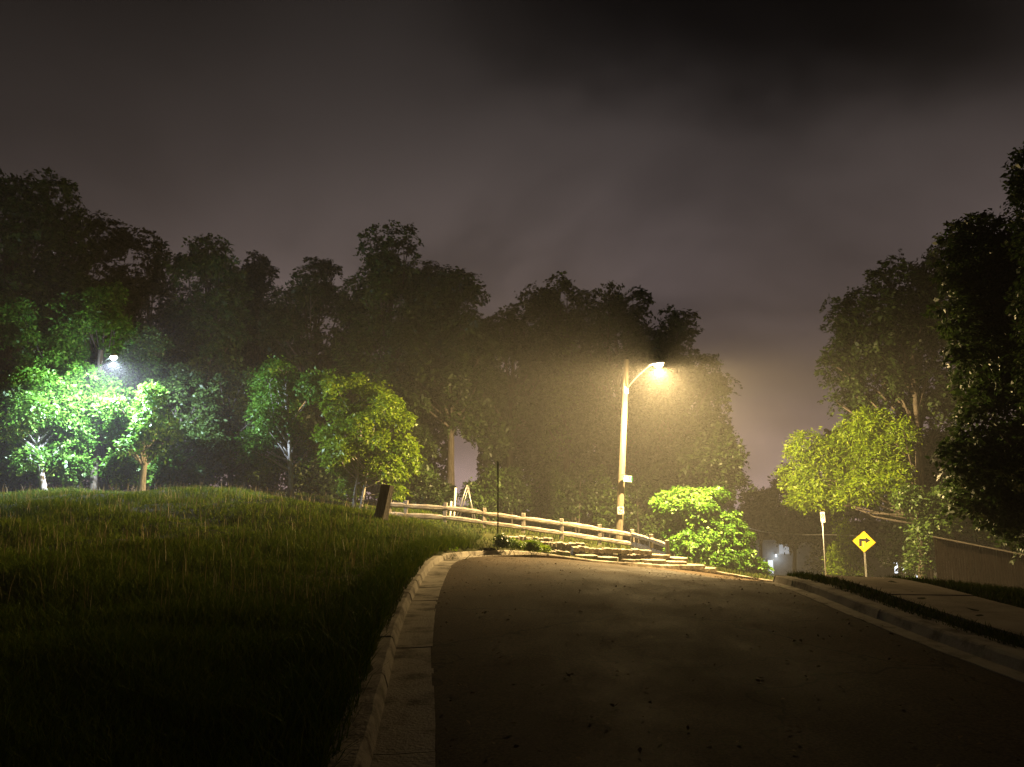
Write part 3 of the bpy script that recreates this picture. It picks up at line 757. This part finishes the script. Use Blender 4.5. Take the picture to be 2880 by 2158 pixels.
def tree(name, label, base, trunk_top, trunk_r, lobes, n_leaves, leaf, lsize, bark, seed, cat='tree', group=None, aspect=.55, stems=1, per=14, spread=.16, fork=.45, droop=.25, lean=(0, 0), shell=.55):
    """lobes: list of (centre Vector, radii). Trunk rises from base towards trunk_top; a limb runs to every lobe"""
    rng = np.random.default_rng(seed); base = Vector(base); base.z = G(base.x, base.y); tt = Vector(trunk_top)
    root = empty(name, base); tag(root, label, cat, group)
    mb = MB()
    for s in range(stems):
        off = Vector((rng.uniform(-1, 1), rng.uniform(-1, 1), 0)) * (.0 if stems == 1 else .28)
        b0 = base + off - Vector((0, 0, .25)); t0 = tt + off * (2.2 if stems > 1 else 1)
        pts = []
        for i in range(9):
            q = i / 8; p = b0.lerp(t0, q) + Vector((rng.normal(0, .05), rng.normal(0, .05), 0)) * (trunk_r * 4) * math.sin(math.pi * q)
            pts.append(p)
        rr = [trunk_r * (1.35 if i == 0 else 1.1 if i == 1 else 1) * (1 - .72 * i / 8) for i in range(9)]
        mb.tube(pts, rr, 10)
        for li, (c, rad) in enumerate(lobes):
            if li % stems != s: continue
            c = Vector(c)
            q = min(.95, max(fork, (c.z - base.z) / max(.1, (tt.z - base.z)) * .72)) * rng.uniform(.85, 1.0)
            st_ = b0.lerp(t0, q); r0 = trunk_r * (1 - .72 * q) * .55
            mid = st_.lerp(c, .5) + Vector((rng.normal(0, .12), rng.normal(0, .12), rng.normal(0, .1))) * (c - st_).length * .35
            path = [st_, st_.lerp(mid, .55) + Vector((0, 0, -.02)), mid, mid.lerp(c, .6), c]
            mb.tube(path, [r0, r0 * .8, r0 * .6, r0 * .42, r0 * .25], 6)
            for j in range(4):
                d = Vector(rng.normal(0, 1, 3)).normalized(); e = c + Vector((d.x * rad[0], d.y * rad[1], d.z * rad[2])) * .75
                s0 = mid.lerp(c, rng.uniform(.2, 1))
                mb.tube([s0, s0.lerp(e, .5) + Vector(rng.normal(0, .06, 3)), e], [r0 * .3, r0 * .2, r0 * .08], 4, cap=False)
    mb.build('trunk', bark, root, smooth=True)
    vol = np.array([(r[0] * r[1] * r[2]) ** (2 / 3) for _, r in lobes]); vol /= vol.sum()
    Vs, Fs, o = [], [], 0
    for (c, r), w in zip(lobes, vol):
        n = int(n_leaves * w)
        if n < 4: continue
        V, Fq = spray_leaves(c, r, n, rng, lsize, per, spread, shell, aspect, droop); Vs.append(V); Fs.append(Fq + o); o += len(V)
    obj('crown', fast_mesh('crown', np.vstack(Vs), np.vstack(Fs)), leaf, root)
    return root
def lobes_for(c, rad, k, rng, f=(.34, .52), bottom=-.9, core=.62, q=(.55, .80)):
    """sub-lobes spread over a crown ellipsoid so that its outline is uneven"""
    c = Vector(c); out = [(c, tuple(r * core for r in rad))]
    i = 0
    while len(out) < k + 1 and i < 2000:
        i += 1; d = rng.normal(0, 1, 3); d /= np.linalg.norm(d)
        if d[2] < bottom: continue
        qq = rng.uniform(*q); s = rng.uniform(*f) * (sum(rad) / 3)
        out.append((c + Vector((d[0] * rad[0], d[1] * rad[1], d[2] * rad[2])) * qq, (s * rng.uniform(.85, 1.2), s * rng.uniform(.85, 1.2), s * rng.uniform(.7, 1.05))))
    return out

# ------------------------------------------------------------------ tall trees behind the fence and the field
TALL = [  # px centre, top y, half width px, bottom y, depth, label
    (15, 445, 205, 1180, 46, 'tallest dark tree at the far left edge, rising over the white lamp'),
    (215, 570, 135, 1150, 50, 'dark tall tree behind the white lamp, second from the left edge'),
    (405, 655, 130, 1230, 54, 'broad dark tree between the white lamp and the notch in the skyline'),
    (578, 655, 85, 1200, 48, 'dark tree with a rounded top left of the notch in the skyline'),
    (715, 715, 85, 1180, 55, 'narrow dark tree just right of the notch in the skyline'),
    (880, 735, 130, 1220, 52, 'dark tree whose top rises behind the white-lit small tree'),
    (1095, 640, 120, 1200, 50, 'tallest middle tree with twin pointed tops over the yellow-lit tree'),
    (1270, 705, 125, 1190, 48, 'dark tree just right of the twin-topped tall tree'),
    (1445, 790, 125, 1240, 50, 'round dark tree above the left half of the rail fence'),
    (1585, 785, 115, 1260, 52, 'dark tree left of the amber lamp pole'),
    (1735, 825, 120, 1290, 50, 'brownish lit tree directly behind the amber lamp pole'),
    (1905, 885, 125, 1330, 48, 'tree behind and right of the amber lamp, with a ragged right edge'),
]
for i, (px, top_, hw, bot, D, lab) in enumerate(TALL):
    rng = np.random.default_rng(100 + i)
    cz_t, cz_b = at(px, top_, D), at(px, bot + 110, D)
    rad = (hw / FPX * D * 1.04, hw / FPX * D * .95, (cz_t.z - cz_b.z) / 2)
    c = (cz_t + cz_b) / 2
    lb = lobes_for(c, (rad[0] * 1.08, rad[1], rad[2] * 1.02), 46, rng, (.15, .33), core=.74, q=(.6, .98))
    if i == 6:
        for qx, qy in ((1045, 690), (1105, 672), (1150, 668)):
            p = at(qx, qy, D); lb.append((p, (.75, .75, 1.35)))
    base = at(px + rng.uniform(-20, 20), 1380, D)
    tree('broadleaf_tree', lab, base, c + Vector((0, 0, rad[2] * .55)), rng.uniform(.26, .38), lb, 44000, M['leaf_dark'] if i % 3 else M['leaf'], .25, M['bark'], 200 + i, group='tall trees behind the fence and field', per=40, spread=.26, shell=.35)

# lower tree at the right end of that row
rng = np.random.default_rng(140); c = at(1985, 1310, 45)
tree('broadleaf_tree', 'low dark tree behind the bright bush', at(1985, 1480, 45), c + Vector((0, 0, 1)), .16, lobes_for(c, (2.1, 2.0, 2.9), 16, rng), 15000, M['leaf_dark'], .22, M['bark'], 240, spread=.22)

# ------------------------------------------------------------------ understory behind the field, lit by the white lamp
UND = [  # px, y centre, half w, half h, depth, trunk px, bark, material, leaves, label
    (85, 1190, 125, 150, 33.4, 128, 'palebark', 'leaf_fresh', 20000, 'small lit tree with a short crooked trunk left of the white lamp pole'),
    (238, 1125, 105, 155, 35.8, 212, 'bark', 'leaf_fresh', 20000, 'bright small tree hiding the upper part of the white lamp pole'),
    (290, 920, 75, 110, 39.0, 300, 'bark', 'leaf_fresh', 12000, 'slender tree whose lit leaves stand just above the white lamp'),
    (150, 970, 125, 120, 39.5, 185, 'bark', 'leaf_fresh', 18000, 'slender tree with dim lit leaves up and left of the white lamp'),
    (405, 1195, 85, 100, 34.2, 400, 'palebark', 'leaf_fresh', 12000, 'small forked tree with a bright white trunk right of the white lamp'),
    (510, 1185, 90, 160, 38.5, 486, 'bark', 'leaf', 14000, 'small tree with a dark straight trunk right of the forked white tree'),
    (640, 1190, 110, 160, 40, 650, 'bark', 'leaf', 14000, 'dim small tree left of the white-lit tree'),
    (800, 1160, 115, 170, 38, 821, 'palebark', 'leaf_fresh', 19000, 'small white-lit tree with a pale trunk behind the yellow-lit tree'),
    (410, 1040, 110, 110, 40, 430, 'bark', 'leaf', 13000, 'slender tree with scattered lit leaves up and right of the white lamp'),
]
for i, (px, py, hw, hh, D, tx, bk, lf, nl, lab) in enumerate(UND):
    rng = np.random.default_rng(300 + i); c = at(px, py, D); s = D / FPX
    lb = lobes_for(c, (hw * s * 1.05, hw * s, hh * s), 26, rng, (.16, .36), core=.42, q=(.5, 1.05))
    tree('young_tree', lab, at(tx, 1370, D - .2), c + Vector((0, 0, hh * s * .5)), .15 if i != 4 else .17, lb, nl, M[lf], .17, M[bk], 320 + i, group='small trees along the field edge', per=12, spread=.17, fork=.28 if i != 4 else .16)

# ------------------------------------------------------------------ yellow-lit tree above the stump
rng = np.random.default_rng(401); D = 36.3; c = at(1025, 1245, D)
lb = lobes_for(c, (2.3, 2.0, 2.7), 34, rng, (.18, .34), core=.5, q=(.5, 1.0))
for q in ((940, 1080), (1005, 1075), (1050, 1100), (1095, 1130), (1130, 1180), (1140, 1250), (1120, 1330), (1110, 1385)):
    p = at(*q, D - rng.uniform(-.3, .6)); lb.append((p, (.62, .65, .46)))
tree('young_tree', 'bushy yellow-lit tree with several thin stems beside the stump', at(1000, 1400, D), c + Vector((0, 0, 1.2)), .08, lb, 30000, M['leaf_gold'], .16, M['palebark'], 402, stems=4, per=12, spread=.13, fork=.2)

# ------------------------------------------------------------------ bright bush under the amber lamp
rng = np.random.default_rng(411); D = 37.2
lb = []
for (px, py, hw, hh, dd) in ((1930, 1410, 95, 38, 0), (1990, 1400, 60, 25, .4), (1890, 1440, 40, 26, .3), (1975, 1462, 60, 26, -.2), (2030, 1480, 60, 42, -.2), (2080, 1525, 45, 40, 0), (1960, 1530, 80, 45, -.6), (2030, 1555, 80, 45, -.7), (2090, 1580, 45, 36, -.5), (1985, 1585, 55, 30, -.9), (2130, 1600, 30, 26, -.4), (1920, 1495, 55, 35, .2), (2060, 1600, 50, 28, -1.0)):
    s = D / FPX; lb.append((at(px, py, D + dd), (hw * s, hw * s * .8, hh * s)))
    for k in range(3):
        lb.append((at(px + rng.uniform(-.7, .7) * hw, py + rng.uniform(-.8, .5) * hh, D + dd + rng.uniform(-.8, .4)), (hw * s * .45, hw * s * .45, hh * s * .5)))
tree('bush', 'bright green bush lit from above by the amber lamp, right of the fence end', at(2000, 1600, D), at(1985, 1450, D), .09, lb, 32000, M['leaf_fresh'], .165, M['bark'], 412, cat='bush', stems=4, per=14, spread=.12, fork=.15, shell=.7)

# ------------------------------------------------------------------ big trees at the right
rng = np.random.default_rng(421); D = 37.5
lb = []
def lobe(px, py, hw, hh, D): lb.append((at(px, py, D), (hw / FPX * D, hw / FPX * D * .85, hh / FPX * D)))
for a in ((2490, 900, 120, 100), (2420, 850, 70, 60), (2400, 960, 80, 80), (2350, 880, 40, 50), (2370, 1050, 60, 55), (2470, 1060, 110, 80), (2560, 960, 110, 120), (2560, 800, 80, 60), (2500, 760, 60, 40), (2600, 1080, 110, 90), (2330, 1020, 30, 28), (2650, 900, 100, 120), (2640, 1180, 90, 90), (2700, 1080, 90, 110), (2350, 1130, 22, 26), (2650, 1280, 80, 80), (2620, 1380, 60, 60), (2450, 980, 130, 110), (2580, 880, 120, 110), (2640, 800, 70, 80), (2670, 720, 60, 70), (2400, 1110, 60, 45), (2480, 1140, 70, 45), (2560, 1150, 70, 50), (2620, 760, 60, 60)):
    lobe(*a, D + 2.0)
tree('broadleaf_tree', 'large dark tree at the right, its trunk behind the yellow sign', at(2612, 1650, D), at(2560, 880, D + 1.2), .24, lb, 46000, M['leaf_dark'], .22, M['bark'], 422, per=36, spread=.24, shell=.35)
lb = []
for a in ((2270, 1255, 60, 45), (2240, 1330, 50, 42), (2300, 1340, 60, 45), (2330, 1270, 60, 50), (2290, 1395, 60, 35), (2250, 1395, 35, 32), (2390, 1310, 65, 55), (2400, 1220, 55, 45), (2440, 1190, 45, 50), (2460, 1290, 60, 60), (2510, 1260, 50, 55), (2430, 1370, 60, 35), (2520, 1340, 40, 45), (2360, 1400, 45, 28), (2470, 1180, 40, 30), (2540, 1210, 35, 40)):
    lobe(*a, 41.5 - (a[0] - 2200) / 360 * 4.5 + rng.uniform(-.5, .5))
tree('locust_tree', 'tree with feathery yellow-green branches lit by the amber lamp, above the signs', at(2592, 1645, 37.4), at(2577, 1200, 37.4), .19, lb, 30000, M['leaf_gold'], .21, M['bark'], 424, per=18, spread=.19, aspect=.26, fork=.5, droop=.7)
lb = []
for a in ((2740, 690, 80, 90), (2690, 760, 60, 70), (2790, 760, 90, 100), (2720, 860, 90, 90), (2830, 680, 70, 80), (2820, 900, 110, 110), (2750, 1000, 100, 110), (2850, 1080, 100, 110), (2770, 1180, 90, 100), (2690, 660, 35, 50), (2760, 620, 40, 30), (2880, 1250, 90, 90), (2900, 800, 100, 120), (2720, 1290, 80, 70), (2800, 1330, 90, 80), (2880, 1380, 90, 80), (2740, 1400, 80, 60), (2830, 1450, 90, 60), (2800, 1000, 130, 150), (2760, 820, 110, 130), (2900, 1480, 70, 60), (2870, 1340, 90, 80)):
    lobe(*a, 21 + rng.uniform(-.6, .6))
tree('broadleaf_tree', 'black tree second from the right edge, rising above the board fence', at(2985, 1690, 21), at(2860, 800, 21), .2, lb, 50000, M['leaf_dark'], .15, M['bark'], 426, per=36, spread=.16, shell=.3)
lb = []
for a in ((2900, 460, 40, 60), (2870, 530, 28, 40), (2930, 560, 60, 90), (2950, 680, 80, 100), (2990, 520, 80, 140), (2980, 850, 120, 160), (3000, 1050, 130, 160), (2895, 620, 30, 30)):
    lobe(*a, 18 + rng.uniform(-.6, .6))
tree('broadleaf_tree', 'tall black tree cut off by the right edge of the picture', at(3010, 1800, 18), at(2990, 600, 18), .2, lb, 26000, M['leaf_dark'], .14, M['bark'], 428, per=16, spread=.16, droop=.8)
# dim low branches and shrubs along the right
lb = []
for a in ((2680, 1400, 60, 40), (2740, 1440, 60, 45), (2640, 1450, 45, 40), (2800, 1460, 60, 50), (2600, 1500, 36, 36), (2580, 1570, 26, 46), (2840, 1400, 50, 60), (2560, 1400, 45, 36)):
    lobe(*a, 35 + rng.uniform(-.6, .8))
tree('young_tree', 'dim leafy tree over the board fence right of the yellow sign', at(2680, 1650, 35.3), at(2690, 1400, 35.3), .08, lb, 13000, M['leaf'], .16, M['bark'], 430, per=10, spread=.2)

lb = []; D = 45.2
for a in ((2385, 1590, 55, 30), (2375, 1545, 42, 30), (2400, 1510, 30, 25), (2350, 1600, 30, 20), (2420, 1590, 30, 28), (2370, 1480, 22, 30), (2345, 1560, 22, 18)):
    lobe(*a, D + rng.uniform(-.3, .3))
tree('bush', 'feathery yellow-green shrub between the two sign posts', at(2385, 1625, D), at(2385, 1530, D), .04, lb, 6500, M['leaf_gold'], .15, M['bark'], 432, cat='bush', stems=3, aspect=.3, per=10, spread=.13, fork=.1)

# dark trees down the hill
for i, (px, py, hw, hh, D, lab) in enumerate(((2235, 1440, 75, 130, 63, 'dark tree down the hill behind the tall parking sign'), (2140, 1430, 55, 60, 70, 'dark small tree down the hill above the lit house'), (2330, 1480, 70, 130, 60, 'dark tree down the hill behind the feathery shrub'), (2560, 1500, 90, 110, 58, 'dark tree down the hill right of the yellow sign'))):
    rng = np.random.default_rng(500 + i); c = at(px, py, D); s = D / FPX
    tree('broadleaf_tree', lab, at(px, 1640, D), c + Vector((0, 0, hh * s * .4)), .2, lobes_for(c, (hw * s, hw * s, hh * s), 16, rng), 11000, M['leaf_dark'], .26, M['bark'], 520 + i, group='dark trees down the hill', per=14, spread=.28)

# dark shrubs under the tall trees
SH = [(60, 1315, 70, 45, 35), (185, 1318, 55, 40, 34.2), (330, 1315, 36, 40, 35.4), (465, 1320, 60, 50, 38), (575, 1310, 70, 60, 39.5), (720, 1320, 70, 55, 43), (900, 1340, 80, 60, 42), (1150, 1350, 80, 70, 44), (1220, 1400, 60, 50, 43), (1370, 1390, 60, 75, 45), (1440, 1380, 60, 80, 46), (1530, 1380, 70, 80, 46), (1620, 1390, 70, 90, 46), (1700, 1400, 70, 95, 46), (1800, 1420, 80, 95, 46), (1880, 1440, 70, 90, 46), (1160, 1250, 70, 80, 47)]
WH = ['beneath the far left tall tree', 'left of the white lamp pole', 'between the white lamp pole and the forked tree', 'right of the forked white tree', 'at the field edge below the skyline notch', 'left of the pale trunk of the white-lit tree', 'behind the yellow-lit tree', 'right of the yellow-lit tree', 'behind the left end of the fence', 'behind the swing frame', 'behind the fence left of its middle', 'behind the middle of the fence', 'behind the fence right of its middle', 'left of the lamp pole foot', 'right of the lamp pole foot', 'left of the bright bush', 'above the stump, among the tall trunks']
for i, (px, py, hw, hh, D) in enumerate(SH):
    rng = np.random.default_rng(600 + i); c = at(px, py, D); s = D / FPX
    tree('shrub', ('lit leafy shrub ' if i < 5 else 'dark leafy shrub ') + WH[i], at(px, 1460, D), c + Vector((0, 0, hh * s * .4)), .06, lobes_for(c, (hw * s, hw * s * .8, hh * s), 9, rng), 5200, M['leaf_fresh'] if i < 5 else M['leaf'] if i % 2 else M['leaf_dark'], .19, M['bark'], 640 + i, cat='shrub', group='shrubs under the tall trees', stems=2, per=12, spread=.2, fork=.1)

# far wood that closes the view
rng = np.random.default_rng(700); n = 120000
px = rng.uniform(-500, 3500, n); D = rng.uniform(80, 96, n)
hm = 16.5 + 2.2 * np.sin(px * .011) + 1.5 * np.sin(px * .031 + 1)
hm = np.where((px > 1270) & (px < 1345), 2.5, hm); hm = np.where((px > 2060) & (px < 2320), 3.2, hm)
xw = (px - 1440) / FPX * D; zw = H(xw, D) + rng.random(n) ** .8 * hm
P = np.stack([xw, D, zw], 1); dn = rng.normal(0, 1, (n, 3)); dn /= np.linalg.norm(dn, axis=1)[:, None]
V, Fq = leaves(P, dn, .75, rng)
fw = obj('distant_wood', fast_mesh('distant_wood', V, Fq), M['leaf_dark']); tag(fw, 'dark far-off wood closing the view behind all the trees', 'wood', kind='stuff')

# weeds by the thin post
for i, (px, py, hw, hh, D, lab) in enumerate(((1475, 1538, 45, 22, 24.6, 'pale leafy weed clump on the kerb right of the thin dark post'), (1410, 1528, 26, 26, 24.2, 'dark green weed clump at the foot of the thin dark post'), (1275, 1562, 14, 10, 20.2, 'small weed growing in the kerb gap at the road corner'), (1520, 1550, 25, 14, 25.2, 'low weed clump at the right end of the kerb weeds'))):
    rng = np.random.default_rng(800 + i); s = D / FPX; c = at(px, py, D)
    tree('weed_clump', lab, at(px, 1560, D), c + Vector((0, 0, hh * s * .5)), .012, lobes_for(c, (hw * s, hw * s * .8, hh * s), 8, rng), int(90 * hw), (M['leaf_gold'], M['leaf'], M['leaf_gold'], M['leaf_gold'])[i], .075, M['lawn'], 820 + i, cat='weeds', stems=3, aspect=.4, per=8, spread=.06, fork=.05)

# ================================================================== grass
def blades(x, y, h, w, rng, zoff=-.02, lean=.35):
    n = len(x); z = G(x, y) + zoff; b = np.stack([x, y, z], 1)
    a = rng.uniform(0, 2 * math.pi, n); sd = np.stack([np.cos(a), np.sin(a), 0 * a], 1) * (w / 2)[:, None]
    l = rng.normal(0, lean, (n, 2)); tip = b + np.stack([l[:, 0] * h, l[:, 1] * h, h], 1)
    mid = b + np.stack([l[:, 0] * h * .3, l[:, 1] * h * .3, h * .55], 1)
    V = np.stack([b - sd, b + sd, mid + sd * .8, mid - sd * .8, tip], 1).reshape(-1, 3)
    i = np.arange(n)[:, None] * 5
    F3 = np.concatenate([i + [[0, 1, 2]], i + [[0, 2, 3]], i + [[3, 2, 4]]])
    return V, F3
rng = np.random.default_rng(900)
n = 270000
px = rng.uniform(-250, 1560, n); D = 2.2 * (42 / 2.2) ** (rng.random(n) ** .62)
x = (px - 1440) / FPX * D; y = D; sd = road_sd(x, y)
k = (sd > .60) & ~((x > -3.0) & (y > 26.5)) & ((x < -1.4)); x, y, D = x[k], y[k], D[k]
h = rng.uniform(.13, .34, len(x)) * (0.72 + .5 * np.sin(x * .9 + 1.3 * np.sin(y * .6)) * .5) * np.clip(road_sd(x, y) / 1.5, .35, 1)
h *= .88 + .30 * np.sin(1.9 * x + 2.3 * np.sin(1.1 * y)) * np.sin(1.4 * y + .6 * x)
V, Fq = blades(x, y, h, .004 + .0007 * D, rng, lean=.5)
gr = obj('field_grass', fast_mesh('field_grass', V, Fq), M['grass']); tag(gr, 'long rough grass covering the field left of the road', 'grass', kind='stuff')
# fringe hanging over the left kerb
n = 30000; yq = rng.uniform(1.5, 25, n); k = rng.integers(0, len(CL) - 1, n); t = rng.random(n)[:, None]
pq = CL[k] * (1 - t) + CL[k + 1] * t + NL[k] * rng.uniform(.58, 1.25, n)[:, None]; k = (pq[:, 1] > 1.5) & (pq[:, 1] < 23); x, y = pq[k, 0], pq[k, 1]
V, Fq = blades(x, y, rng.uniform(.10, .34, len(x)), .006 + .0007 * y, rng, lean=.5)
tag(obj('kerb_grass', fast_mesh('kerb_grass', V, Fq), M['grass']), 'ragged grass fringe overhanging the left kerb', 'grass', kind='stuff')
# seeding stalks
n = 1400; px = rng.uniform(-100, 1250, n); D = rng.uniform(9, 38, n); x = (px - 1440) / FPX * D; y = D
k = (road_sd(x, y) > 1.2) & ~((x > -3.4) & (y > 25)); x, y, D = x[k], y[k], D[k]
V, Fq = blades(x, y, rng.uniform(.3, .6, len(x)), .003 + .0005 * D, rng, lean=.14)
gs = obj('seeding_grass_stalks', fast_mesh('seeding_grass_stalks', V, Fq), leaf_mat('dry_stalk', (.16, .13, .05), (.22, .18, .08), (.28, .22, .11), .2, .7)); tag(gs, 'dry seeding stalks standing above the field grass', 'grass', kind='stuff')
# short grass: bank, verge and lawn to the right
n = 150000; px = rng.uniform(1100, 3000, n); D = 6 * (46 / 6) ** (rng.random(n) ** .7); x = (px - 1440) / FPX * D; y = D; sd = road_sd(x, y)
dr = np.full(len(x), 1e9)
onr = (x > 3) & (y < 30) & (sd > .97) & (sd < 2.33)
ter = (x > -1.2) & (x < 8) & (y > 24.5) & (y < 33.6) & (rng.random(n) > .10)
k = (sd > .52) & ~onr & ~ter & ((x > -3.5) | (y > 26)); x, y, D = x[k], y[k], D[k]
V, Fq = blades(x, y, rng.uniform(.05, .16, len(x)) * np.clip(.6 + D / 40, .6, 1.4), .006 + .0008 * D, rng)
lw = obj('lawn_grass', fast_mesh('lawn_grass', V, Fq), M['lawn']); tag(lw, 'short grass on the verge, bank and lawns right of the field', 'grass', kind='stuff')

# fallen leaves and grit on the road, thickest along the gutters
n = 2600; k = rng.integers(0, len(CL) - 1, n); t = rng.random(n) ** 2.2 * .5; t = np.where(rng.random(n) < .5, t, 1 - t)
pq = CL[k] * (1 - t)[:, None] + CR[k] * t[:, None] + rng.normal(0, .25, (n, 2)); pq = pq[(pq[:, 1] > 3) & (pq[:, 1] < 31) & (road_sd(pq[:, 0], pq[:, 1]) < -.05)]
P = np.column_stack([pq, H(pq[:, 0], pq[:, 1]) + .062]); dn = np.tile([0., 0., 3.], (len(P), 1)) + rng.normal(0, .5, (len(P), 3))
V, Fq = leaves(P, dn, .055, rng)
tag(obj('leaf_litter', fast_mesh('leaf_litter', V, Fq), leaf_mat('dead_leaf', (.06, .04, .02), (.11, .07, .03), (.20, .14, .06), .1, .8, .05)), 'small fallen leaves and grit scattered on the road', 'leaf litter', kind='stuff')

# ================================================================== board fence at the right edge
bf = empty('board_fence', at(2760, 1640, 27)); tag(bf, 'dark upright-board fence with a pale top edge at the right edge', 'fence')
A, B = at(2626, 1508, 29.0), at(2990, 1580, 27.0); nb = 46; rng = np.random.default_rng(31)
d = B - A; yaw = math.atan2(d.y, d.x)
rotb = Matrix.Rotation(yaw, 3, 'Z'); wd = math.hypot(d.x, d.y) / nb
for i in range(nb):
    p = A + d * ((i + .5) / nb); gz = G(p.x, p.y); top_ = p.z - .05 + rng.uniform(-.015, .015)
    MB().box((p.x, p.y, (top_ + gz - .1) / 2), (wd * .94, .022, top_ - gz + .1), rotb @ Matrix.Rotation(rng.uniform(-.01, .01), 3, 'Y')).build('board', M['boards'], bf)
ang = math.atan2(d.z, math.hypot(d.x, d.y))
MB().box((A + B) / 2 - Vector((0, 0, .03)), (d.length + .1, .10, .04), rotb @ Matrix.Rotation(-ang, 3, 'Y')).build('top_cap', M['boardcap'], bf)

# ================================================================== houses down the hill
def house(name, label, c, w, dpt, eave, ridge, yaw, lit, seed):
    gz = G(c[0], c[1]) - .1; root = empty(name, (c[0], c[1], gz)); rot = Matrix.Rotation(yaw, 3, 'Z'); tag(root, label, 'house')
    P = lambda x, y, z: rot @ Vector((x, y, 0)) + Vector((c[0], c[1], gz + z))
    MB().box(P(0, 0, eave / 2), (w, dpt, eave), rot).build('wall', M['siding'], root)
    for k in range(int(eave / .22)):
        MB().box(P(0, -dpt / 2 - .012, .15 + k * .22), (w, .024, .19), rot @ Matrix.Rotation(.06, 3, 'X')).build('siding_board', M['siding'], root)
    ov = .45; V = [P(-w / 2 - ov, -dpt / 2 - ov, eave - .12), P(w / 2 + ov, -dpt / 2 - ov, eave - .12), P(w / 2 + ov, 0, ridge), P(-w / 2 - ov, 0, ridge), P(-w / 2 - ov, dpt / 2 + ov, eave - .12), P(w / 2 + ov, dpt / 2 + ov, eave - .12)]
    V += [v + Vector((0, 0, .16)) for v in V]
    MB().add(V, [(0, 1, 2, 3), (3, 2, 5, 4), (6, 9, 8, 7), (9, 10, 11, 8), (0, 6, 7, 1), (4, 5, 11, 10), (0, 3, 9, 6), (3, 4, 10, 9), (1, 7, 8, 2), (2, 8, 11, 5)]).build('roof', M['roof'], root)
    for (x, z, ww, hh_, st) in lit:
        wn = MB()
        for sx in (-1, 1): wn.box(P(x + sx * (ww / 2 + .04), -dpt / 2 - .06, z), (.08, .1, hh_ + .16), rot)
        for sz in (-1, 1): wn.box(P(x, -dpt / 2 - .065, z + sz * (hh_ / 2 + .04)), (ww, .1, .08), rot)
        fr = wn.build('window', M['white'], root)
        MB().box(P(x, -dpt / 2 - .05, z), (ww, .02, hh_), rot).build('pane', emit_mat('lit_pane', (.85, .92, 1), st), fr)
    return root, P
hs, P = house('house', 'pale house lit by a cool porch light, seen past the bright bush down the hill', (26.6, 76), 10, 7, 4.6, 6.4, R(-8), [(-2.3, 1.6, .5, 1.9, 1.1), (-1.5, 1.6, .45, 1.9, .9), (-.2, 3.6, .9, .9, .25)], 1)
lt = MB().box(P(-1.0, -3.75, 3.0), (.16, .16, .26)).build('porch_light', emit_mat('porch_lit_glass', (.8, .92, 1), 1.3), hs, bevel=.02)
pd = bpy.data.lights.new('porch_lamp', 'POINT'); pd.color = (.8, .92, 1); pd.energy = 14; pd.shadow_soft_size = .1
po = bpy.data.objects.new('porch_lamp', pd); COL.objects.link(po); po.location = P(-1.0, -4.3, 2.7); po.parent = hs; po.matrix_parent_inverse = hs.matrix_basis.inverted()
h2, _ = house('house', 'dark house down the hill with two narrow lit windows right of the yellow sign', (37.2, 73), 9, 7, 3.2, 4.4, R(-12), [(-1.4, 2.2, .3, 1.1, 2.2), (-.75, 2.2, .34, 1.0, 1.6), (.4, 1.1, .35, .9, 2.0)], 2)

# ================================================================== night air
hb = MB().box((0, 0, 11), (640, 640, 50)).mesh('haze')
hz = bpy.data.objects.new('haze', hb); COL.objects.link(hz); hz['kind'] = 'stuff'; hz['label'] = 'thin damp night air glowing round the street lamps'; hz['category'] = 'haze'
hm_ = bpy.data.materials.new('damp_night_air'); hm_.use_nodes = True; nt = hm_.node_tree; nt.nodes.clear()
ho = nt.nodes.new('ShaderNodeOutputMaterial'); hv = nt.nodes.new('ShaderNodeVolumePrincipled')
hv.inputs['Color'].default_value = (.95, .93, .90, 1); hv.inputs['Density'].default_value = HAZE; hv.inputs['Anisotropy'].default_value = .2
nt.links.new(hv.outputs[0], ho.inputs['Volume']); hb.materials.append(hm_)
